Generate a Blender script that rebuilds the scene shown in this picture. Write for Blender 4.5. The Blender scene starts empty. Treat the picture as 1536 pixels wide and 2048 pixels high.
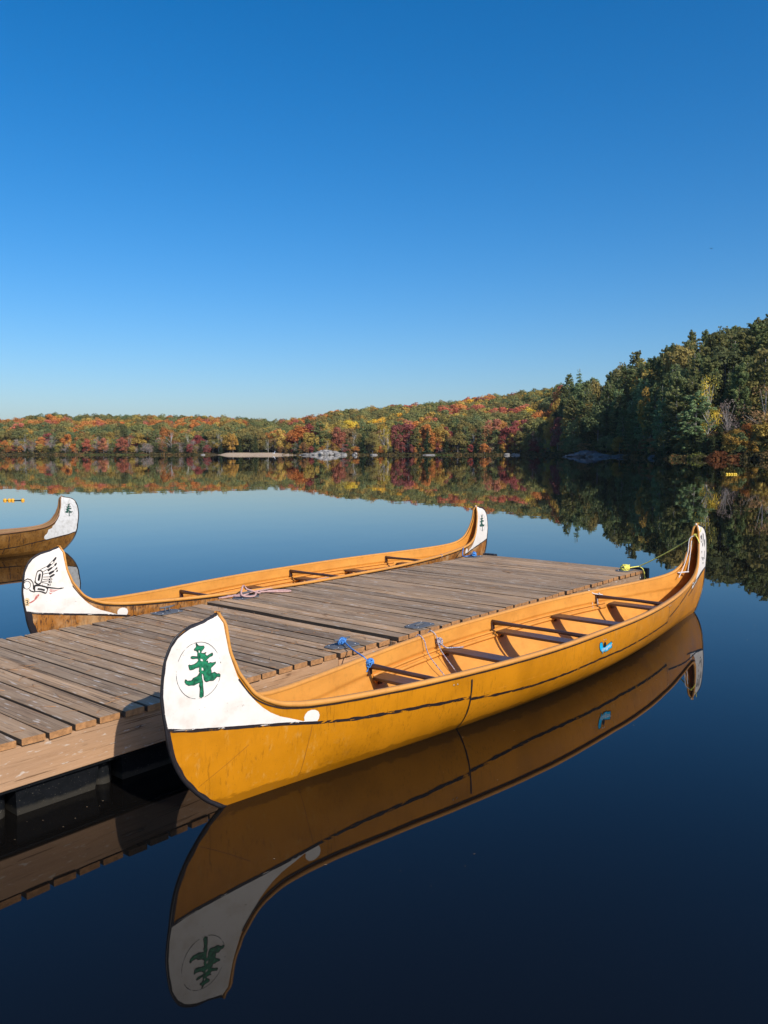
import bpy, bmesh, math, random
import numpy as np
from mathutils import Vector, Matrix, noise
from mathutils.geometry import delaunay_2d_cdt

S = bpy.context.scene
col = S.collection
rnd = random.Random(7)

# ------------------------------------------------------------------ camera, sky, sun, exposure
EYE = 1.87
cam_d = bpy.data.cameras.new('camera'); cam = bpy.data.objects.new('camera', cam_d); col.objects.link(cam)
S.camera = cam
cam_d.sensor_fit = 'VERTICAL'; cam_d.sensor_height = 24.0; cam_d.lens = 24.0 * 1657 / 2048
cam_d.clip_start = 0.05; cam_d.clip_end = 6000
cam.location = (0, 0, EYE)
cam.rotation_euler = (math.radians(90) - math.atan(121 / 1657), 0, 0)
SUN_EL = math.radians(36.5)
sun_h = Vector((0.609, -0.793)).normalized()
sun_vec = Vector((sun_h.x * math.cos(SUN_EL), sun_h.y * math.cos(SUN_EL), math.sin(SUN_EL)))
W = bpy.data.worlds.new('World'); S.world = W; W.use_nodes = True
wn = W.node_tree.nodes; wl = W.node_tree.links
for x in list(wn): wn.remove(x)
sky = wn.new('ShaderNodeTexSky'); sky.sky_type = 'NISHITA'; sky.sun_disc = False
sky.sun_elevation = SUN_EL; sky.sun_rotation = math.atan2(sun_h.x, sun_h.y)
sky.altitude = 0; sky.air_density = 1.06; sky.dust_density = 1.35; sky.ozone_density = 7.5
hs = wn.new('ShaderNodeHueSaturation'); hs.inputs['Saturation'].default_value = 1.275
bg = wn.new('ShaderNodeBackground'); bg.inputs['Strength'].default_value = 0.141
wo = wn.new('ShaderNodeOutputWorld')
wl.new(sky.outputs[0], hs.inputs['Color']); tint = wn.new('ShaderNodeMix'); tint.data_type = 'RGBA'; tint.blend_type = 'MULTIPLY'; tint.inputs[0].default_value = 1; tint.inputs[7].default_value = (1.15, 1.045, 1.02, 1); wl.new(hs.outputs[0], tint.inputs[6]); wl.new(tint.outputs[2], bg.inputs[0]); wl.new(bg.outputs[0], wo.inputs[0])
sd = bpy.data.lights.new('sun', 'SUN'); sd.energy = 4.6; sd.angle = math.radians(0.53); sd.color = (1, .95, .87)
sun = bpy.data.objects.new('sun', sd); col.objects.link(sun)
sun.rotation_euler = sun_vec.to_track_quat('Z', 'Y').to_euler()
S.view_settings.view_transform = 'Standard'; S.view_settings.look = 'None'
S.view_settings.exposure = 0.0; S.view_settings.gamma = 1; S.view_settings.use_curve_mapping = False

# ------------------------------------------------------------------ helpers
def tag(o, label=None, cat=None, group=None, kind=None):
    if label: o['label'] = label
    if cat: o['category'] = cat
    if group: o['group'] = group
    if kind: o['kind'] = kind
    return o
def link(name, me, mat=None, parent=None, loc=None, rot=None):
    o = bpy.data.objects.new(name, me); col.objects.link(o)
    if mat is not None and me is not None and hasattr(me, 'materials') and len(me.materials) == 0:
        for m in (mat if isinstance(mat, (list, tuple)) else [mat]): me.materials.append(m)
    if parent: o.parent = parent
    if loc is not None: o.location = loc
    if rot is not None: o.rotation_euler = rot
    return o
def empty(name, loc=(0, 0, 0), rz=0):
    o = bpy.data.objects.new(name, None); col.objects.link(o); o.location = loc; o.rotation_euler = (0, 0, rz)
    o.empty_display_size = .2
    return o
def mesh(name, verts, faces, smooth=True, mats=None):
    me = bpy.data.meshes.new(name); me.from_pydata([tuple(v) for v in verts], [], faces); me.update()
    if smooth: me.shade_smooth()
    return me
def bm_mesh(name, bm, smooth=False):
    me = bpy.data.meshes.new(name); bm.to_mesh(me); bm.free()
    if smooth: me.shade_smooth()
    return me
def box_bm(bm, c, s, bev=0.0, rz=0, taper=None):
    r = bmesh.ops.create_cube(bm, size=1)
    vs = r['verts']
    for v in vs:
        v.co = Vector((v.co.x * s[0], v.co.y * s[1], v.co.z * s[2]))
    if bev > 0:
        es = list({e for v in vs for e in v.link_edges})
        g = bmesh.ops.bevel(bm, geom=es, offset=bev, segments=1, affect='EDGES', profile=.5)
        vs = list({v for f in g['faces'] for v in f.verts} | {v for v in vs if v.is_valid})
    M = Matrix.Translation(Vector(c)) @ Matrix.Rotation(rz, 4, 'Z')
    for v in vs: v.co = M @ v.co
    return vs
def tube(path, r, n=8, closed=False, caps=True):
    """swept tube: path list of Vector, r float or list; returns verts, faces"""
    P = [Vector(p) for p in path]; N = len(P)
    R = r if isinstance(r, (list, tuple)) else [r] * N
    vs = []; fs = []
    up = Vector((0, 0, 1)); prev = None
    for i, p in enumerate(P):
        a = P[max(i - 1, 0)]; b = P[min(i + 1, N - 1)]
        if closed: a = P[(i - 1) % N]; b = P[(i + 1) % N]
        t = (b - a).normalized() if (b - a).length > 1e-9 else Vector((1, 0, 0))
        if prev is None:
            q = up if abs(t.z) < .9 else Vector((1, 0, 0))
            u = t.cross(q).normalized()
        else:
            u = (prev - t * prev.dot(t)).normalized()
        prev = u; w = t.cross(u)
        for k in range(n):
            th = 2 * math.pi * k / n
            vs.append(p + (u * math.cos(th) + w * math.sin(th)) * R[i])
    M = N if closed else N - 1
    for i in range(M):
        for k in range(n):
            a = i * n + k; b = i * n + (k + 1) % n; c = ((i + 1) % N) * n + (k + 1) % n; d = ((i + 1) % N) * n + k
            fs.append((a, b, c, d))
    if caps and not closed:
        fs.append(tuple(range(n - 1, -1, -1))); fs.append(tuple((N - 1) * n + k for k in range(n)))
    return vs, fs
def merge(parts):
    V = []; F = []
    for v, f in parts:
        o = len(V); V += list(v); F += [tuple(i + o for i in q) for q in f]
    return V, F
def spline(P, sub):
    """Catmull-Rom through tuples"""
    out = []; n = len(P); D = len(P[0])
    for i in range(n - 1):
        p0 = P[max(i - 1, 0)]; p1 = P[i]; p2 = P[i + 1]; p3 = P[min(i + 2, n - 1)]
        for k in range(sub):
            t = k / sub
            out.append(tuple(.5 * (2 * p1[j] + (p2[j] - p0[j]) * t + (2 * p0[j] - 5 * p1[j] + 4 * p2[j] - p3[j]) * t * t + (3 * p1[j] - p0[j] - 3 * p2[j] + p3[j]) * t ** 3) for j in range(D)))
    out.append(tuple(P[-1]))
    return out
def table(T, x):
    if x <= T[0][0]: return T[0][1]
    for (a, fa), (b, fb) in zip(T, T[1:]):
        if x <= b: return fa + (fb - fa) * (x - a) / (b - a)
    return T[-1][1]
def smooth01(x):
    x = min(max(x, 0), 1); return x * x * (3 - 2 * x)

# ------------------------------------------------------------------ materials
class NT:
    def __init__(s, name):
        s.m = bpy.data.materials.new(name); s.m.use_nodes = True; s.t = s.m.node_tree; s.n = s.t.nodes; s.l = s.t.links
        s.b = s.n['Principled BSDF']; s.out = s.n['Material Output']
    def node(s, ty, **kw):
        n = s.n.new(ty)
        for k, v in kw.items():
            if k in n.inputs.keys() if isinstance(k, str) else False: n.inputs[k].default_value = v
            else: setattr(n, k, v)
        return n
    def link(s, a, b): s.l.new(a, b)
    def coords(s, scale=(1, 1, 1), rand=0.0, kind='Object'):
        tc = s.n.new('ShaderNodeTexCoord'); mp = s.n.new('ShaderNodeMapping'); mp.inputs['Scale'].default_value = scale
        s.link(tc.outputs[kind], mp.inputs['Vector'])
        if rand:
            oi = s.n.new('ShaderNodeObjectInfo'); mu = s.n.new('ShaderNodeVectorMath'); mu.operation = 'SCALE'
            cx = s.n.new('ShaderNodeCombineXYZ')
            for i in range(3): s.link(oi.outputs['Random'], cx.inputs[i])
            s.link(cx.outputs[0], mu.inputs[0]); mu.inputs['Scale'].default_value = rand
            s.link(mu.outputs[0], mp.inputs['Location'])
        return mp.outputs[0]
    def noise(s, vec, scale, detail=4, rough=.55, dist=0):
        n = s.n.new('ShaderNodeTexNoise'); n.inputs['Scale'].default_value = scale; n.inputs['Detail'].default_value = detail
        n.inputs['Roughness'].default_value = rough; n.inputs['Distortion'].default_value = dist
        if vec: s.link(vec, n.inputs['Vector'])
        return n.outputs['Fac']
    def ramp(s, fac, stops, interp='LINEAR'):
        r = s.n.new('ShaderNodeValToRGB'); r.color_ramp.interpolation = interp
        e = r.color_ramp.elements
        while len(e) < len(stops): e.new(.5)
        for i, (p, c) in enumerate(stops):
            e[i].position = p; e[i].color = (c if len(c) == 4 else (*c, 1)) if isinstance(c, (tuple, list)) else (c, c, c, 1)
        s.link(fac, r.inputs[0]); return r.outputs[0]
    def mix(s, fac, a, b, mode='MIX'):
        m = s.n.new('ShaderNodeMix'); m.data_type = 'RGBA'; m.blend_type = mode
        for sock, v in ((0, fac), (6, a), (7, b)):
            if isinstance(v, bpy.types.NodeSocket): s.link(v, m.inputs[sock])
            elif sock == 0: m.inputs[0].default_value = v
            else: m.inputs[sock].default_value = (*v, 1) if len(v) == 3 else v
        return m.outputs[2]
    def bump(s, h, strength, dist=.01):
        b = s.n.new('ShaderNodeBump'); b.inputs['Strength'].default_value = strength; b.inputs['Distance'].default_value = dist
        s.link(h, b.inputs['Height']); s.link(b.outputs[0], s.b.inputs['Normal']); return b
    def set(s, **kw):
        for k, v in kw.items():
            k = {'base': 'Base Color', 'rough': 'Roughness', 'metal': 'Metallic', 'spec': 'Specular IOR Level', 'coat': 'Coat Weight', 'ior': 'IOR'}.get(k, k)
            if isinstance(v, bpy.types.NodeSocket): s.link(v, s.b.inputs[k])
            elif isinstance(v, tuple): s.b.inputs[k].default_value = (*v, 1)
            else: s.b.inputs[k].default_value = v
        return s

def plain(name, c, rough=.6, var=.25, scale=12, metal=0, coat=0, bump=0):
    t = NT(name); v = t.coords(); n = t.noise(v, scale, 5)
    t.set(base=t.ramp(n, [(.25, tuple(x * (1 - var) for x in c)), (.75, tuple(min(1, x * (1 + var)) for x in c))]), rough=rough, metal=metal, coat=coat)
    if bump: t.bump(t.noise(v, scale * 6, 3), bump, .003)
    return t.m

M = {}
# canoe skins
def hull_mat(name, base, dark, worn, streak=.5, rough=.36, mott=3.0, bark=0.0):
    t = NT(name); v = t.coords()
    n1 = t.noise(v, mott, 6, .6)
    c = t.ramp(n1, [(.3, tuple(x * .76 for x in base)), (.52, base), (.75, tuple(min(1, x * 1.12) for x in base))])
    if bark:
        bk = t.noise(t.coords((1, 1, .38)), 34, 6, .75, .8); bm_ = t.noise(v, 5, 4, .6)
        c = t.mix(t.ramp(bk, [(.40, bark), (.50, 0.0)]), c, dark)
        c = t.mix(t.ramp(bm_, [(.48, 0.0), (.66, bark * .7)]), c, worn)
    # thin vertical scuffs
    vs = t.coords((26, 26, 3.2)); n2 = t.noise(vs, 2.2, 5, .7)
    f2 = t.ramp(n2, [(.535, 0.0), (.68, 1.0)])
    n3 = t.noise(v, 2.6, 3)
    f3 = t.ramp(n3, [(.44, 0.1), (.62, 1.0)])
    mu = t.n.new('ShaderNodeMath'); mu.operation = 'MULTIPLY'; t.link(f2, mu.inputs[0]); t.link(f3, mu.inputs[1])
    mu2 = t.n.new('ShaderNodeMath'); mu2.operation = 'MULTIPLY'; t.link(mu.outputs[0], mu2.inputs[0]); mu2.inputs[1].default_value = streak
    c = t.mix(mu2.outputs[0], c, dark)
    # pale rubbed patches
    vw = t.coords((9, 9, 5), rand=0); n4 = t.noise(vw, 1.7, 6, .72)
    f4 = t.ramp(n4, [(.55, 0.0), (.68, .55)]); n5 = t.noise(v, .8, 2); f5 = t.ramp(n5, [(.48, 0.0), (.58, .6)])
    mu3 = t.n.new('ShaderNodeMath'); mu3.operation = 'MULTIPLY'; t.link(f4, mu3.inputs[0]); t.link(f5, mu3.inputs[1])
    c = t.mix(mu3.outputs[0], c, worn)
    # fine speckle
    n6 = t.noise(v, 90, 2); f6 = t.ramp(n6, [(.72, 0.0), (.76, .45)])
    c = t.mix(f6, c, dark)
    # hull colour darkens unevenly just above the water
    ge = t.n.new('ShaderNodeNewGeometry'); sz = t.n.new('ShaderNodeSeparateXYZ'); t.link(ge.outputs['Position'], sz.inputs[0])
    az = t.n.new('ShaderNodeMath'); az.operation = 'MULTIPLY_ADD'; t.link(t.noise(t.coords((3, 3, 12)), 2.5, 5, .7), az.inputs[0]); az.inputs[1].default_value = -.09; t.link(sz.outputs['Z'], az.inputs[2])
    c = t.mix(t.ramp(az.outputs[0], [(.0, .75), (.012, 0.0)]), c, tuple(x * .45 for x in base))
    t.set(base=c, spec=.35, rough=t.ramp(n1, [(.2, rough * .8), (.8, rough * 1.3)]))
    t.bump(t.noise(v, 7, 4), .12, .01)
    return t.m
M['hull_yellow'] = hull_mat('hull_yellow', (.53, .197, .004), (.08, .028, .004), (.62, .36, .10))
M['hull_brown'] = hull_mat('hull_bark_brown', (.34, .125, .018), (.06, .022, .008), (.58, .36, .17), streak=1.6, rough=.55, mott=14, bark=.9)
M['hull_dark'] = hull_mat('hull_olive_brown', (.20, .085, .014), (.035, .015, .006), (.32, .17, .05), streak=1.0, rough=.5, mott=8, bark=.6)
def inner_mat(name, c, c2):
    t = NT(name); v = t.coords((1, 1, 3)); n = t.noise(v, 2.2, 6, .6)
    n2 = t.noise(t.coords(), 14, 5, .7)
    a = t.ramp(n, [(.3, c2), (.6, c)])
    a = t.mix(t.ramp(n2, [(.50, 0.0), (.72, .45)]), a, tuple(x * .6 for x in c))
    t.set(base=a, rough=.5); t.bump(n2, .1, .005); return t.m
M['inner_orange'] = inner_mat('inner_orange', (.70, .30, .050), (.56, .225, .034))
M['inner_brown'] = inner_mat('inner_brown', (.30, .17, .07), (.22, .12, .05))
M['rail_orange'] = inner_mat('rail_orange', (.66, .29, .055), (.55, .24, .05))
M['rail_brown'] = inner_mat('rail_brown', (.30, .15, .06), (.22, .11, .05))
# white paint, a little chipped
t = NT('white_paint'); v = t.coords(); n = t.noise(v, 9, 6, .65)
c = t.ramp(n, [(.28, (.66, .58, .49)), (.5, (.755, .69, .61)), (.8, (.79, .73, .655))])
f = t.ramp(t.noise(v, 60, 3), [(.70, 0.0), (.73, .8)]); c = t.mix(f, c, (.4, .33, .27))
t.set(base=c, rough=.5); t.bump(t.noise(v, 40, 4), .08, .003); M['white_paint'] = t.m
t = NT('old_white_paint'); v = t.coords(); n = t.noise(v, 12, 6, .7)
c = t.ramp(n, [(.25, (.40, .37, .32)), (.5, (.62, .60, .56)), (.8, (.72, .70, .66))])
t.set(base=c, rough=.55); M['old_white_paint'] = t.m
def brush(name, c, lo, hi, scale=(1, 1, 1), sc=26, rough=.45):
    """dry-brushed paint: gaps let the surface under it show"""
    t = NT(name); v = t.coords(scale); n = t.noise(v, sc, 5, .75)
    f = t.ramp(n, [(lo, 1.0), (hi, 0.0)])
    t.set(base=c, rough=rough)
    tr = t.n.new('ShaderNodeBsdfTransparent'); ms = t.n.new('ShaderNodeMixShader')
    t.link(f, ms.inputs[0]); t.link(tr.outputs[0], ms.inputs[1]); t.link(t.b.outputs[0], ms.inputs[2]); t.link(ms.outputs[0], t.out.inputs[0])
    return t.m
M['black_line'] = brush('black_brush_line', (.018, .012, .012), .56, .60, (.35, .35, 1.6))
M['ring'] = brush('worn_ring_line', (.03, .03, .03), .48, .56, (1, 1, 1), 14)
M['black_edge'] = brush('black_edge_paint', (.016, .012, .014), .62, .66)
M['black_solid'] = plain('black_paint', (.014, .012, .013), .4, .4, 30)
M['green_paint'] = plain('green_paint', (.010, .15, .065), .3, .85, 55, bump=.5)
M['green_dark'] = plain('dark_green_paint', (.010, .07, .045), .45, .45, 40)
M['red_faded'] = brush('faded_red_paint', (.50, .10, .08), .52, .62, (1, 1, 1), 90)
M['yellow_patch'] = brush('yellowed_paint', (.72, .52, .28), .56, .72, (1, 1, 1), 30)
M['cyan_sticker'] = plain('cyan_sticker', (.012, .42, .70), .35, .35, 60)
M['grey_line'] = brush('thin_grey_line', (.12, .10, .12), .66, .76, (1, 1, 1), 60)
M['seam_line'] = brush('hull_seam_line', (.30, .11, .01), .60, .70, (1, 1, 1), 20)
M['rail_line'] = plain('black_rail_line', (.02, .008, .005), .6, .3, 30)
# dark seat and thwart wood
t = NT('dark_seat_wood'); v = t.coords((14, 1.6, 14), rand=5); n = t.noise(v, 3, 6, .7)
t.set(base=t.ramp(n, [(.3, (.035, .017, .013)), (.6, (.085, .042, .028)), (.85, (.15, .08, .05))]), rough=.38); t.bump(n, .25, .004); M['seat_wood'] = t.m
# dock wood
def wood(name, lo, mid, hi, end, spat=1.0, axis='Y', stain=.62, grain=(.20, .5, .80)):
    t = NT(name)
    sc = (34, 1.3, 34) if axis == 'Y' else (1.3, 34, 34)
    v = t.coords(sc, rand=9); g = t.noise(v, 1.6, 8, .68, .6)
    v2 = t.coords((3.5, .8, 3.5) if axis == 'Y' else (.8, 3.5, 3.5), rand=11); p = t.noise(v2, 2.0, 5, .62)
    c = t.ramp(g, [(grain[0], lo), (grain[1], mid), (grain[2], hi)])
    c = t.mix(t.ramp(p, [(.34, 0.0), (.66, .75)]), c, tuple(x * y for x, y in zip(mid, (.76, .78, .84))))
    oi = t.n.new('ShaderNodeObjectInfo')
    c = t.mix(1.0, c, t.ramp(oi.outputs['Random'], [(0, (.66, .64, .63)), (.3, (1.05, .96, .87)), (.55, (.80, .79, .79)), (.8, (1.28, 1.14, 1.0)), (1, (.9, .86, .82))]), 'MULTIPLY')
    # orange-brown unworn patches
    o = t.noise(t.coords((7, 1.8, 7) if axis == 'Y' else (1.8, 7, 7), rand=17), 2.4, 5, .6)
    c = t.mix(t.ramp(o, [(.56, 0.0), (.72, .55)]), c, (.30, .155, .075))
    # damp, dirty stretches
    st = t.noise(t.coords((9, 2.4, 9) if axis == 'Y' else (2.4, 9, 9), rand=23), 1.6, 6, .7)
    c = t.mix(t.ramp(st, [(.50, 0.0), (.68, stain)]), c, tuple(x * .55 for x in lo))
    # knots
    vo = t.n.new('ShaderNodeTexVoronoi'); t.link(t.coords((3.2, 1.1, 3.2) if axis == 'Y' else (1.1, 3.2, 3.2), rand=13), vo.inputs['Vector']); vo.inputs['Scale'].default_value = 2.3
    c = t.mix(t.ramp(vo.outputs['Distance'], [(.035, .85), (.10, 0.0)]), c, (.07, .035, .02))
    # pale splinters and bird spatter, streaked along the grain
    w = t.noise(t.coords((26, 9, 26) if axis == 'Y' else (9, 26, 26), rand=3), 1.5, 4, .6)
    c = t.mix(t.ramp(w, [(.60, 0.0), (.68, .8 * spat)]), c, (.56, .48, .40))
    if end:
        vs2 = t.n.new('ShaderNodeTexVoronoi'); t.link(t.coords((30, 15, 30), rand=29), vs2.inputs['Vector']); vs2.inputs['Scale'].default_value = .6
        c = t.mix(t.ramp(vs2.outputs['Distance'], [(.05, .7), (.14, 0.0)]), c, (.62, .54, .45))
    # fine dark cracks
    k = t.noise(t.coords((110, 2.2, 110) if axis == 'Y' else (2.2, 110, 110), rand=21), 1.0, 3, .5)
    ck = t.ramp(k, [(.33, 1.0), (.40, 0.0)])
    c = t.mix(ck, c, tuple(x * .55 for x in lo))
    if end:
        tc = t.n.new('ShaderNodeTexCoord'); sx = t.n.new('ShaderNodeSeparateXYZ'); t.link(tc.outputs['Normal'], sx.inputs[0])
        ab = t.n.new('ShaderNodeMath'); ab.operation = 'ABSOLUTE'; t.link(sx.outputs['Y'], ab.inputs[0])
        # darker colour on the long sawn sides so the gaps between boards read dark
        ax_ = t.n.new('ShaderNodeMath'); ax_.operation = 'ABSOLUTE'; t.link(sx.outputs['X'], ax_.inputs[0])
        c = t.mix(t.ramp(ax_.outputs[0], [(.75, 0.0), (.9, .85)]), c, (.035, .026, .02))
        en = t.noise(t.coords((25, 25, 25), rand=2), 1.4, 5, .6)
        ec = t.ramp(en, [(.3, tuple(x * .6 for x in end)), (.6, end), (.8, tuple(x * 1.2 for x in end))])
        c = t.mix(t.ramp(ab.outputs[0], [(.6, 0.0), (.8, 1.0)]), c, ec)
    t.set(base=c, rough=.78, spec=.3)
    ad = t.n.new('ShaderNodeMath'); ad.operation = 'SUBTRACT'; t.link(g, ad.inputs[0]); t.link(ck, ad.inputs[1])
    t.bump(ad.outputs[0], .55, .004)
    return t.m
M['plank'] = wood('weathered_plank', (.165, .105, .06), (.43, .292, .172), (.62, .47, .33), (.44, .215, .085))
M['fascia'] = wood('tan_fascia_board', (.38, .205, .095), (.56, .33, .175), (.66, .42, .25), None, .9, 'X', .12, (.1, .5, .9))
M['fascia_grey'] = wood('greyed_fascia_board', (.20, .13, .08), (.36, .245, .155), (.50, .36, .24), None, .8, 'X', .35)
# black float plastic with dried scum at the water
t = NT('black_float_plastic'); v = t.coords(); n = t.noise(v, 20, 5, .7)
c = t.ramp(n, [(.3, (.004, .005, .006)), (.7, (.009, .010, .012))])
ge = t.n.new('ShaderNodeNewGeometry'); sx = t.n.new('ShaderNodeSeparateXYZ'); t.link(ge.outputs['Position'], sx.inputs[0])
ad = t.n.new('ShaderNodeMath'); ad.operation = 'MULTIPLY_ADD'; t.link(t.noise(v, 9, 5, .7), ad.inputs[0]); ad.inputs[1].default_value = -.05; t.link(sx.outputs['Z'], ad.inputs[2])
c = t.mix(t.ramp(ad.outputs[0], [(.0, .6), (.018, 0.0)]), c, (.055, .048, .036))
sp = t.ramp(t.noise(v, 130, 2), [(.68, 0.0), (.72, .7)]); c = t.mix(sp, c, (.16, .14, .11))
t.set(base=c, rough=.6, spec=.12); t.bump(n, .2, .003); M['float'] = t.m
M['rubber'] = plain('black_rubber', (.016, .017, .020), .55, .4, 25, bump=.3)
M['cleat'] = plain('dark_cleat_metal', (.105, .105, .11), .7, .15, 30, metal=.0, bump=.3)
M['bolt'] = plain('zinc_bolt', (.55, .53, .50), .35, .2, 50, metal=.8)
def rope_mat(name, a, b, sc=160):
    t = NT(name); v = t.coords(); n = t.noise(v, sc, 2, .5)
    t.set(base=t.ramp(n, [(.42, a), (.56, b)]), rough=.8); t.bump(n, .6, .003); return t.m
M['rope_blue'] = rope_mat('blue_rope', (.01, .11, .42), (.10, .32, .66))
M['rope_speckled'] = rope_mat('blue_white_cord', (.03, .07, .25), (.62, .55, .50))
M['rope_yellow'] = rope_mat('yellow_rope', (.80, .70, .05), (.88, .80, .22))
M['rope_white'] = rope_mat('white_cord', (.55, .50, .47), (.75, .70, .66))
M['rope_pink'] = rope_mat('faded_pink_rope', (.42, .23, .20), (.56, .36, .32))
M['buoy'] = plain('orange_yellow_buoy', (.75, .36, .02), .4, .25, 3)
M['buoy_yellow'] = plain('yellow_buoy', (.62, .40, .02), .4, .25, 3)
M['plastic_white'] = plain('white_plastic', (.78, .78, .78), .5, .1)

# ------------------------------------------------------------------ lake
t = NT('lake_water'); v = t.coords((1, 1, 1), kind='Object')
t.set(base=(.0045, .004, .0035), rough=.012, ior=1.333)
t.b.inputs['Specular IOR Level'].default_value = .5
n1 = t.noise(t.coords((1, .55, 1)), .8, 3, .5); n2 = t.noise(t.coords((1, .6, 1)), .12, 3, .5)
ad = t.n.new('ShaderNodeMath'); ad.operation = 'MULTIPLY_ADD'; t.link(n2, ad.inputs[0]); ad.inputs[1].default_value = 4.0; t.link(n1, ad.inputs[2])
t.bump(ad.outputs[0], 1.0, .0021)
M['water'] = t.m
WR = 5000
lk = link('lake_water', mesh('lake_water', [(-WR, -WR, 0), (WR, -WR, 0), (WR, WR, 0), (-WR, WR, 0)], [(0, 1, 2, 3)], False), M['water']); tag(lk, kind='structure')

# ------------------------------------------------------------------ far shore terrain
SHORE = [(-.90, 480), (-.46, 472), (-.28, 462), (-.125, 440), (-.10, 426), (-.04, 430), (.05, 430), (.15, 425), (.195, 400), (.215, 345), (.23, 302), (.26, 292), (.30, 268), (.325, 232), (.345, 204), (.38, 194), (.424, 190), (.464, 186), (.50, 190), (.56, 215), (.66, 265), (.95, 340), (1.4, 400)]  # unseen shore past the right frame edge set back so sun reaches the hill
SKYL = [(-.9, 70), (-.46, 60), (-.40, 68), (-.31, 67), (-.19, 65), (-.137, 55), (-.10, 60), (-.04, 77), (.02, 84), (.08, 92), (.14, 105), (.20, 118), (.23, 131), (.26, 141), (.30, 172), (.34, 188), (.38, 217), (.424, 236), (.464, 266), (.52, 270), (.62, 200), (.9, 90), (1.4, 70)]
DEEP = [(-.9, 150), (-.1, 160), (.05, 200), (.17, 240), (.21, 180), (.23, 100), (.3, 92), (.464, 92), (.6, 85), (1.4, 80)]
TREEH = [(-.9, 10.5), (-.12, 11), (-.04, 13.5), (.1, 14), (.2, 14.5), (.23, 15.5), (.464, 16), (1.4, 16)]
def ground(X, Y):
    u = X / max(Y, 1)
    ys = table(SHORE, u) * (1 + .012 * noise.noise(Vector((u * 34, 0, 3))))
    dp = table(DEEP, u); h = table(SKYL, u) / 1657 * (ys + dp) + EYE - table(TREEH, u) - 3.0 * smooth01((u - .19) / .05)
    d = Y - ys
    if d < 0: return max(-1.5, d * .12), d
    f = smooth01(d / dp) if d < dp else 1
    f = .55 * f + .45 * min(d / dp, 1)
    z = .25 * min(d, 1.5) + max(h - .3, 1) * f
    z += 1.1 * noise.noise(Vector((X * .03, Y * .03, 0))) * min(d / 25, 1)
    if d > dp: z -= (d - dp) * .02
    return z, d
t = NT('forest_floor'); v = t.coords(); n = t.noise(v, .35, 6, .65)
t.set(base=t.ramp(n, [(.3, (.035, .032, .015)), (.5, (.075, .055, .028)), (.7, (.12, .075, .035))]), rough=.95, spec=.1); M['floor'] = t.m
vs = []; fs = []
us = [(-.9 + 2.3 * i / 230) for i in range(231)]
ds = [-12, -4, -1, -.2, 0, .4, 1, 2, 4, 8, 14, 22, 32, 45, 60, 76, 92, 110, 130, 150, 175, 200, 230, 260, 300, 400, 700, 1500]
for u in us:
    ys = table(SHORE, u) * (1 + .012 * noise.noise(Vector((u * 34, 0, 3))))
    for d in ds:
        Y = ys + d; X = u * Y; vs.append((X, Y, ground(X, Y)[0]))
nd = len(ds)
for i in range(len(us) - 1):
    for j in range(nd - 1):
        a = i * nd + j; fs.append((a, a + nd, a + nd + 1, a + 1))
tr = link('wooded_hills', mesh('wooded_hills', vs, fs), M['floor']); tag(tr, kind='structure')

# sandy beach
t = NT('beach_sand'); n = t.noise(t.coords(), 1.2, 5)
t.set(base=t.ramp(n, [(.3, (.36, .26, .17)), (.7, (.50, .37, .25))]), rough=.9); M['sand'] = t.m
vs = []; fs = []
bu = [-.200 + .100 * i / 40 for i in range(41)]
for i, u in enumerate(bu):
    w = smooth01(i / 5) * smooth01((40 - i) / 9)
    ys = table(SHORE, u) * (1 + .012 * noise.noise(Vector((u * 34, 0, 3))))
    for j, d in enumerate((-3.4, -2.2, 0, 4, 8)):
        Y = ys - 3 * w + d; vs.append((u * Y, Y, (-.25, .03, .35, 1.0, 1.2)[j] * (.2 + .8 * w) + (.012 * j)))
for i in range(40):
    for j in range(4): a = i * 5 + j; fs.append((a, a + 5, a + 6, a + 1))
tag(link('sandy_beach', mesh('sandy_beach', vs, fs), M['sand']), kind='structure')

# rocks
t = NT('granite'); v = t.coords(rand=7); n = t.noise(v, 1.1, 7, .7)
c = t.ramp(n, [(.3, (.11, .10, .09)), (.5, (.26, .24, .215)), (.72, (.42, .385, .35))])
vo = t.n.new('ShaderNodeTexVoronoi'); vo.feature = 'DISTANCE_TO_EDGE'; t.link(t.coords((.5, .5, 1.1), rand=5), vo.inputs['Vector']); vo.inputs['Scale'].default_value = .7
c = t.mix(t.ramp(vo.outputs['Distance'], [(.015, .85), (.06, 0.0)]), c, (.05, .045, .04))
t.set(base=c, rough=.85); t.bump(n, .8, .2); M['granite'] = t.m
t = NT('blue_grey_rock'); n = t.noise(t.coords(rand=7), 1.1, 7, .7)
t.set(base=t.ramp(n, [(.3, (.035, .035, .038)), (.5, (.10, .10, .10)), (.7, (.24, .22, .20))]), rough=.85); t.bump(n, .8, .2); M['granite_dark'] = t.m
def rock_mesh(seed, flat=.6):
    bm = bmesh.new(); bmesh.ops.create_icosphere(bm, subdivisions=4, radius=1)
    for v in bm.verts:
        p = v.co.copy(); d = 1 + .34 * noise.noise(p * 1.3 + Vector((seed * 7.1, 0, 0))) + .26 * noise.noise(p * 3.1 + Vector((0, seed, 0))) + .10 * noise.noise(p * 8 + Vector((0, seed, 5)))
        v.co = Vector((p.x * d, p.y * d, max(p.z, -.4) * d * flat))
        v.co.z = round(v.co.z * 5) / 5 * .35 + v.co.z * .65
    return bm_mesh('boulder', bm, True)
rocks = [rock_mesh(i) for i in range(6)]
def shore_pt(u, d):
    ys = table(SHORE, u) * (1 + .012 * noise.noise(Vector((u * 34, 0, 3))))
    return Vector((u * (ys + d), ys + d, 0))
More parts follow.
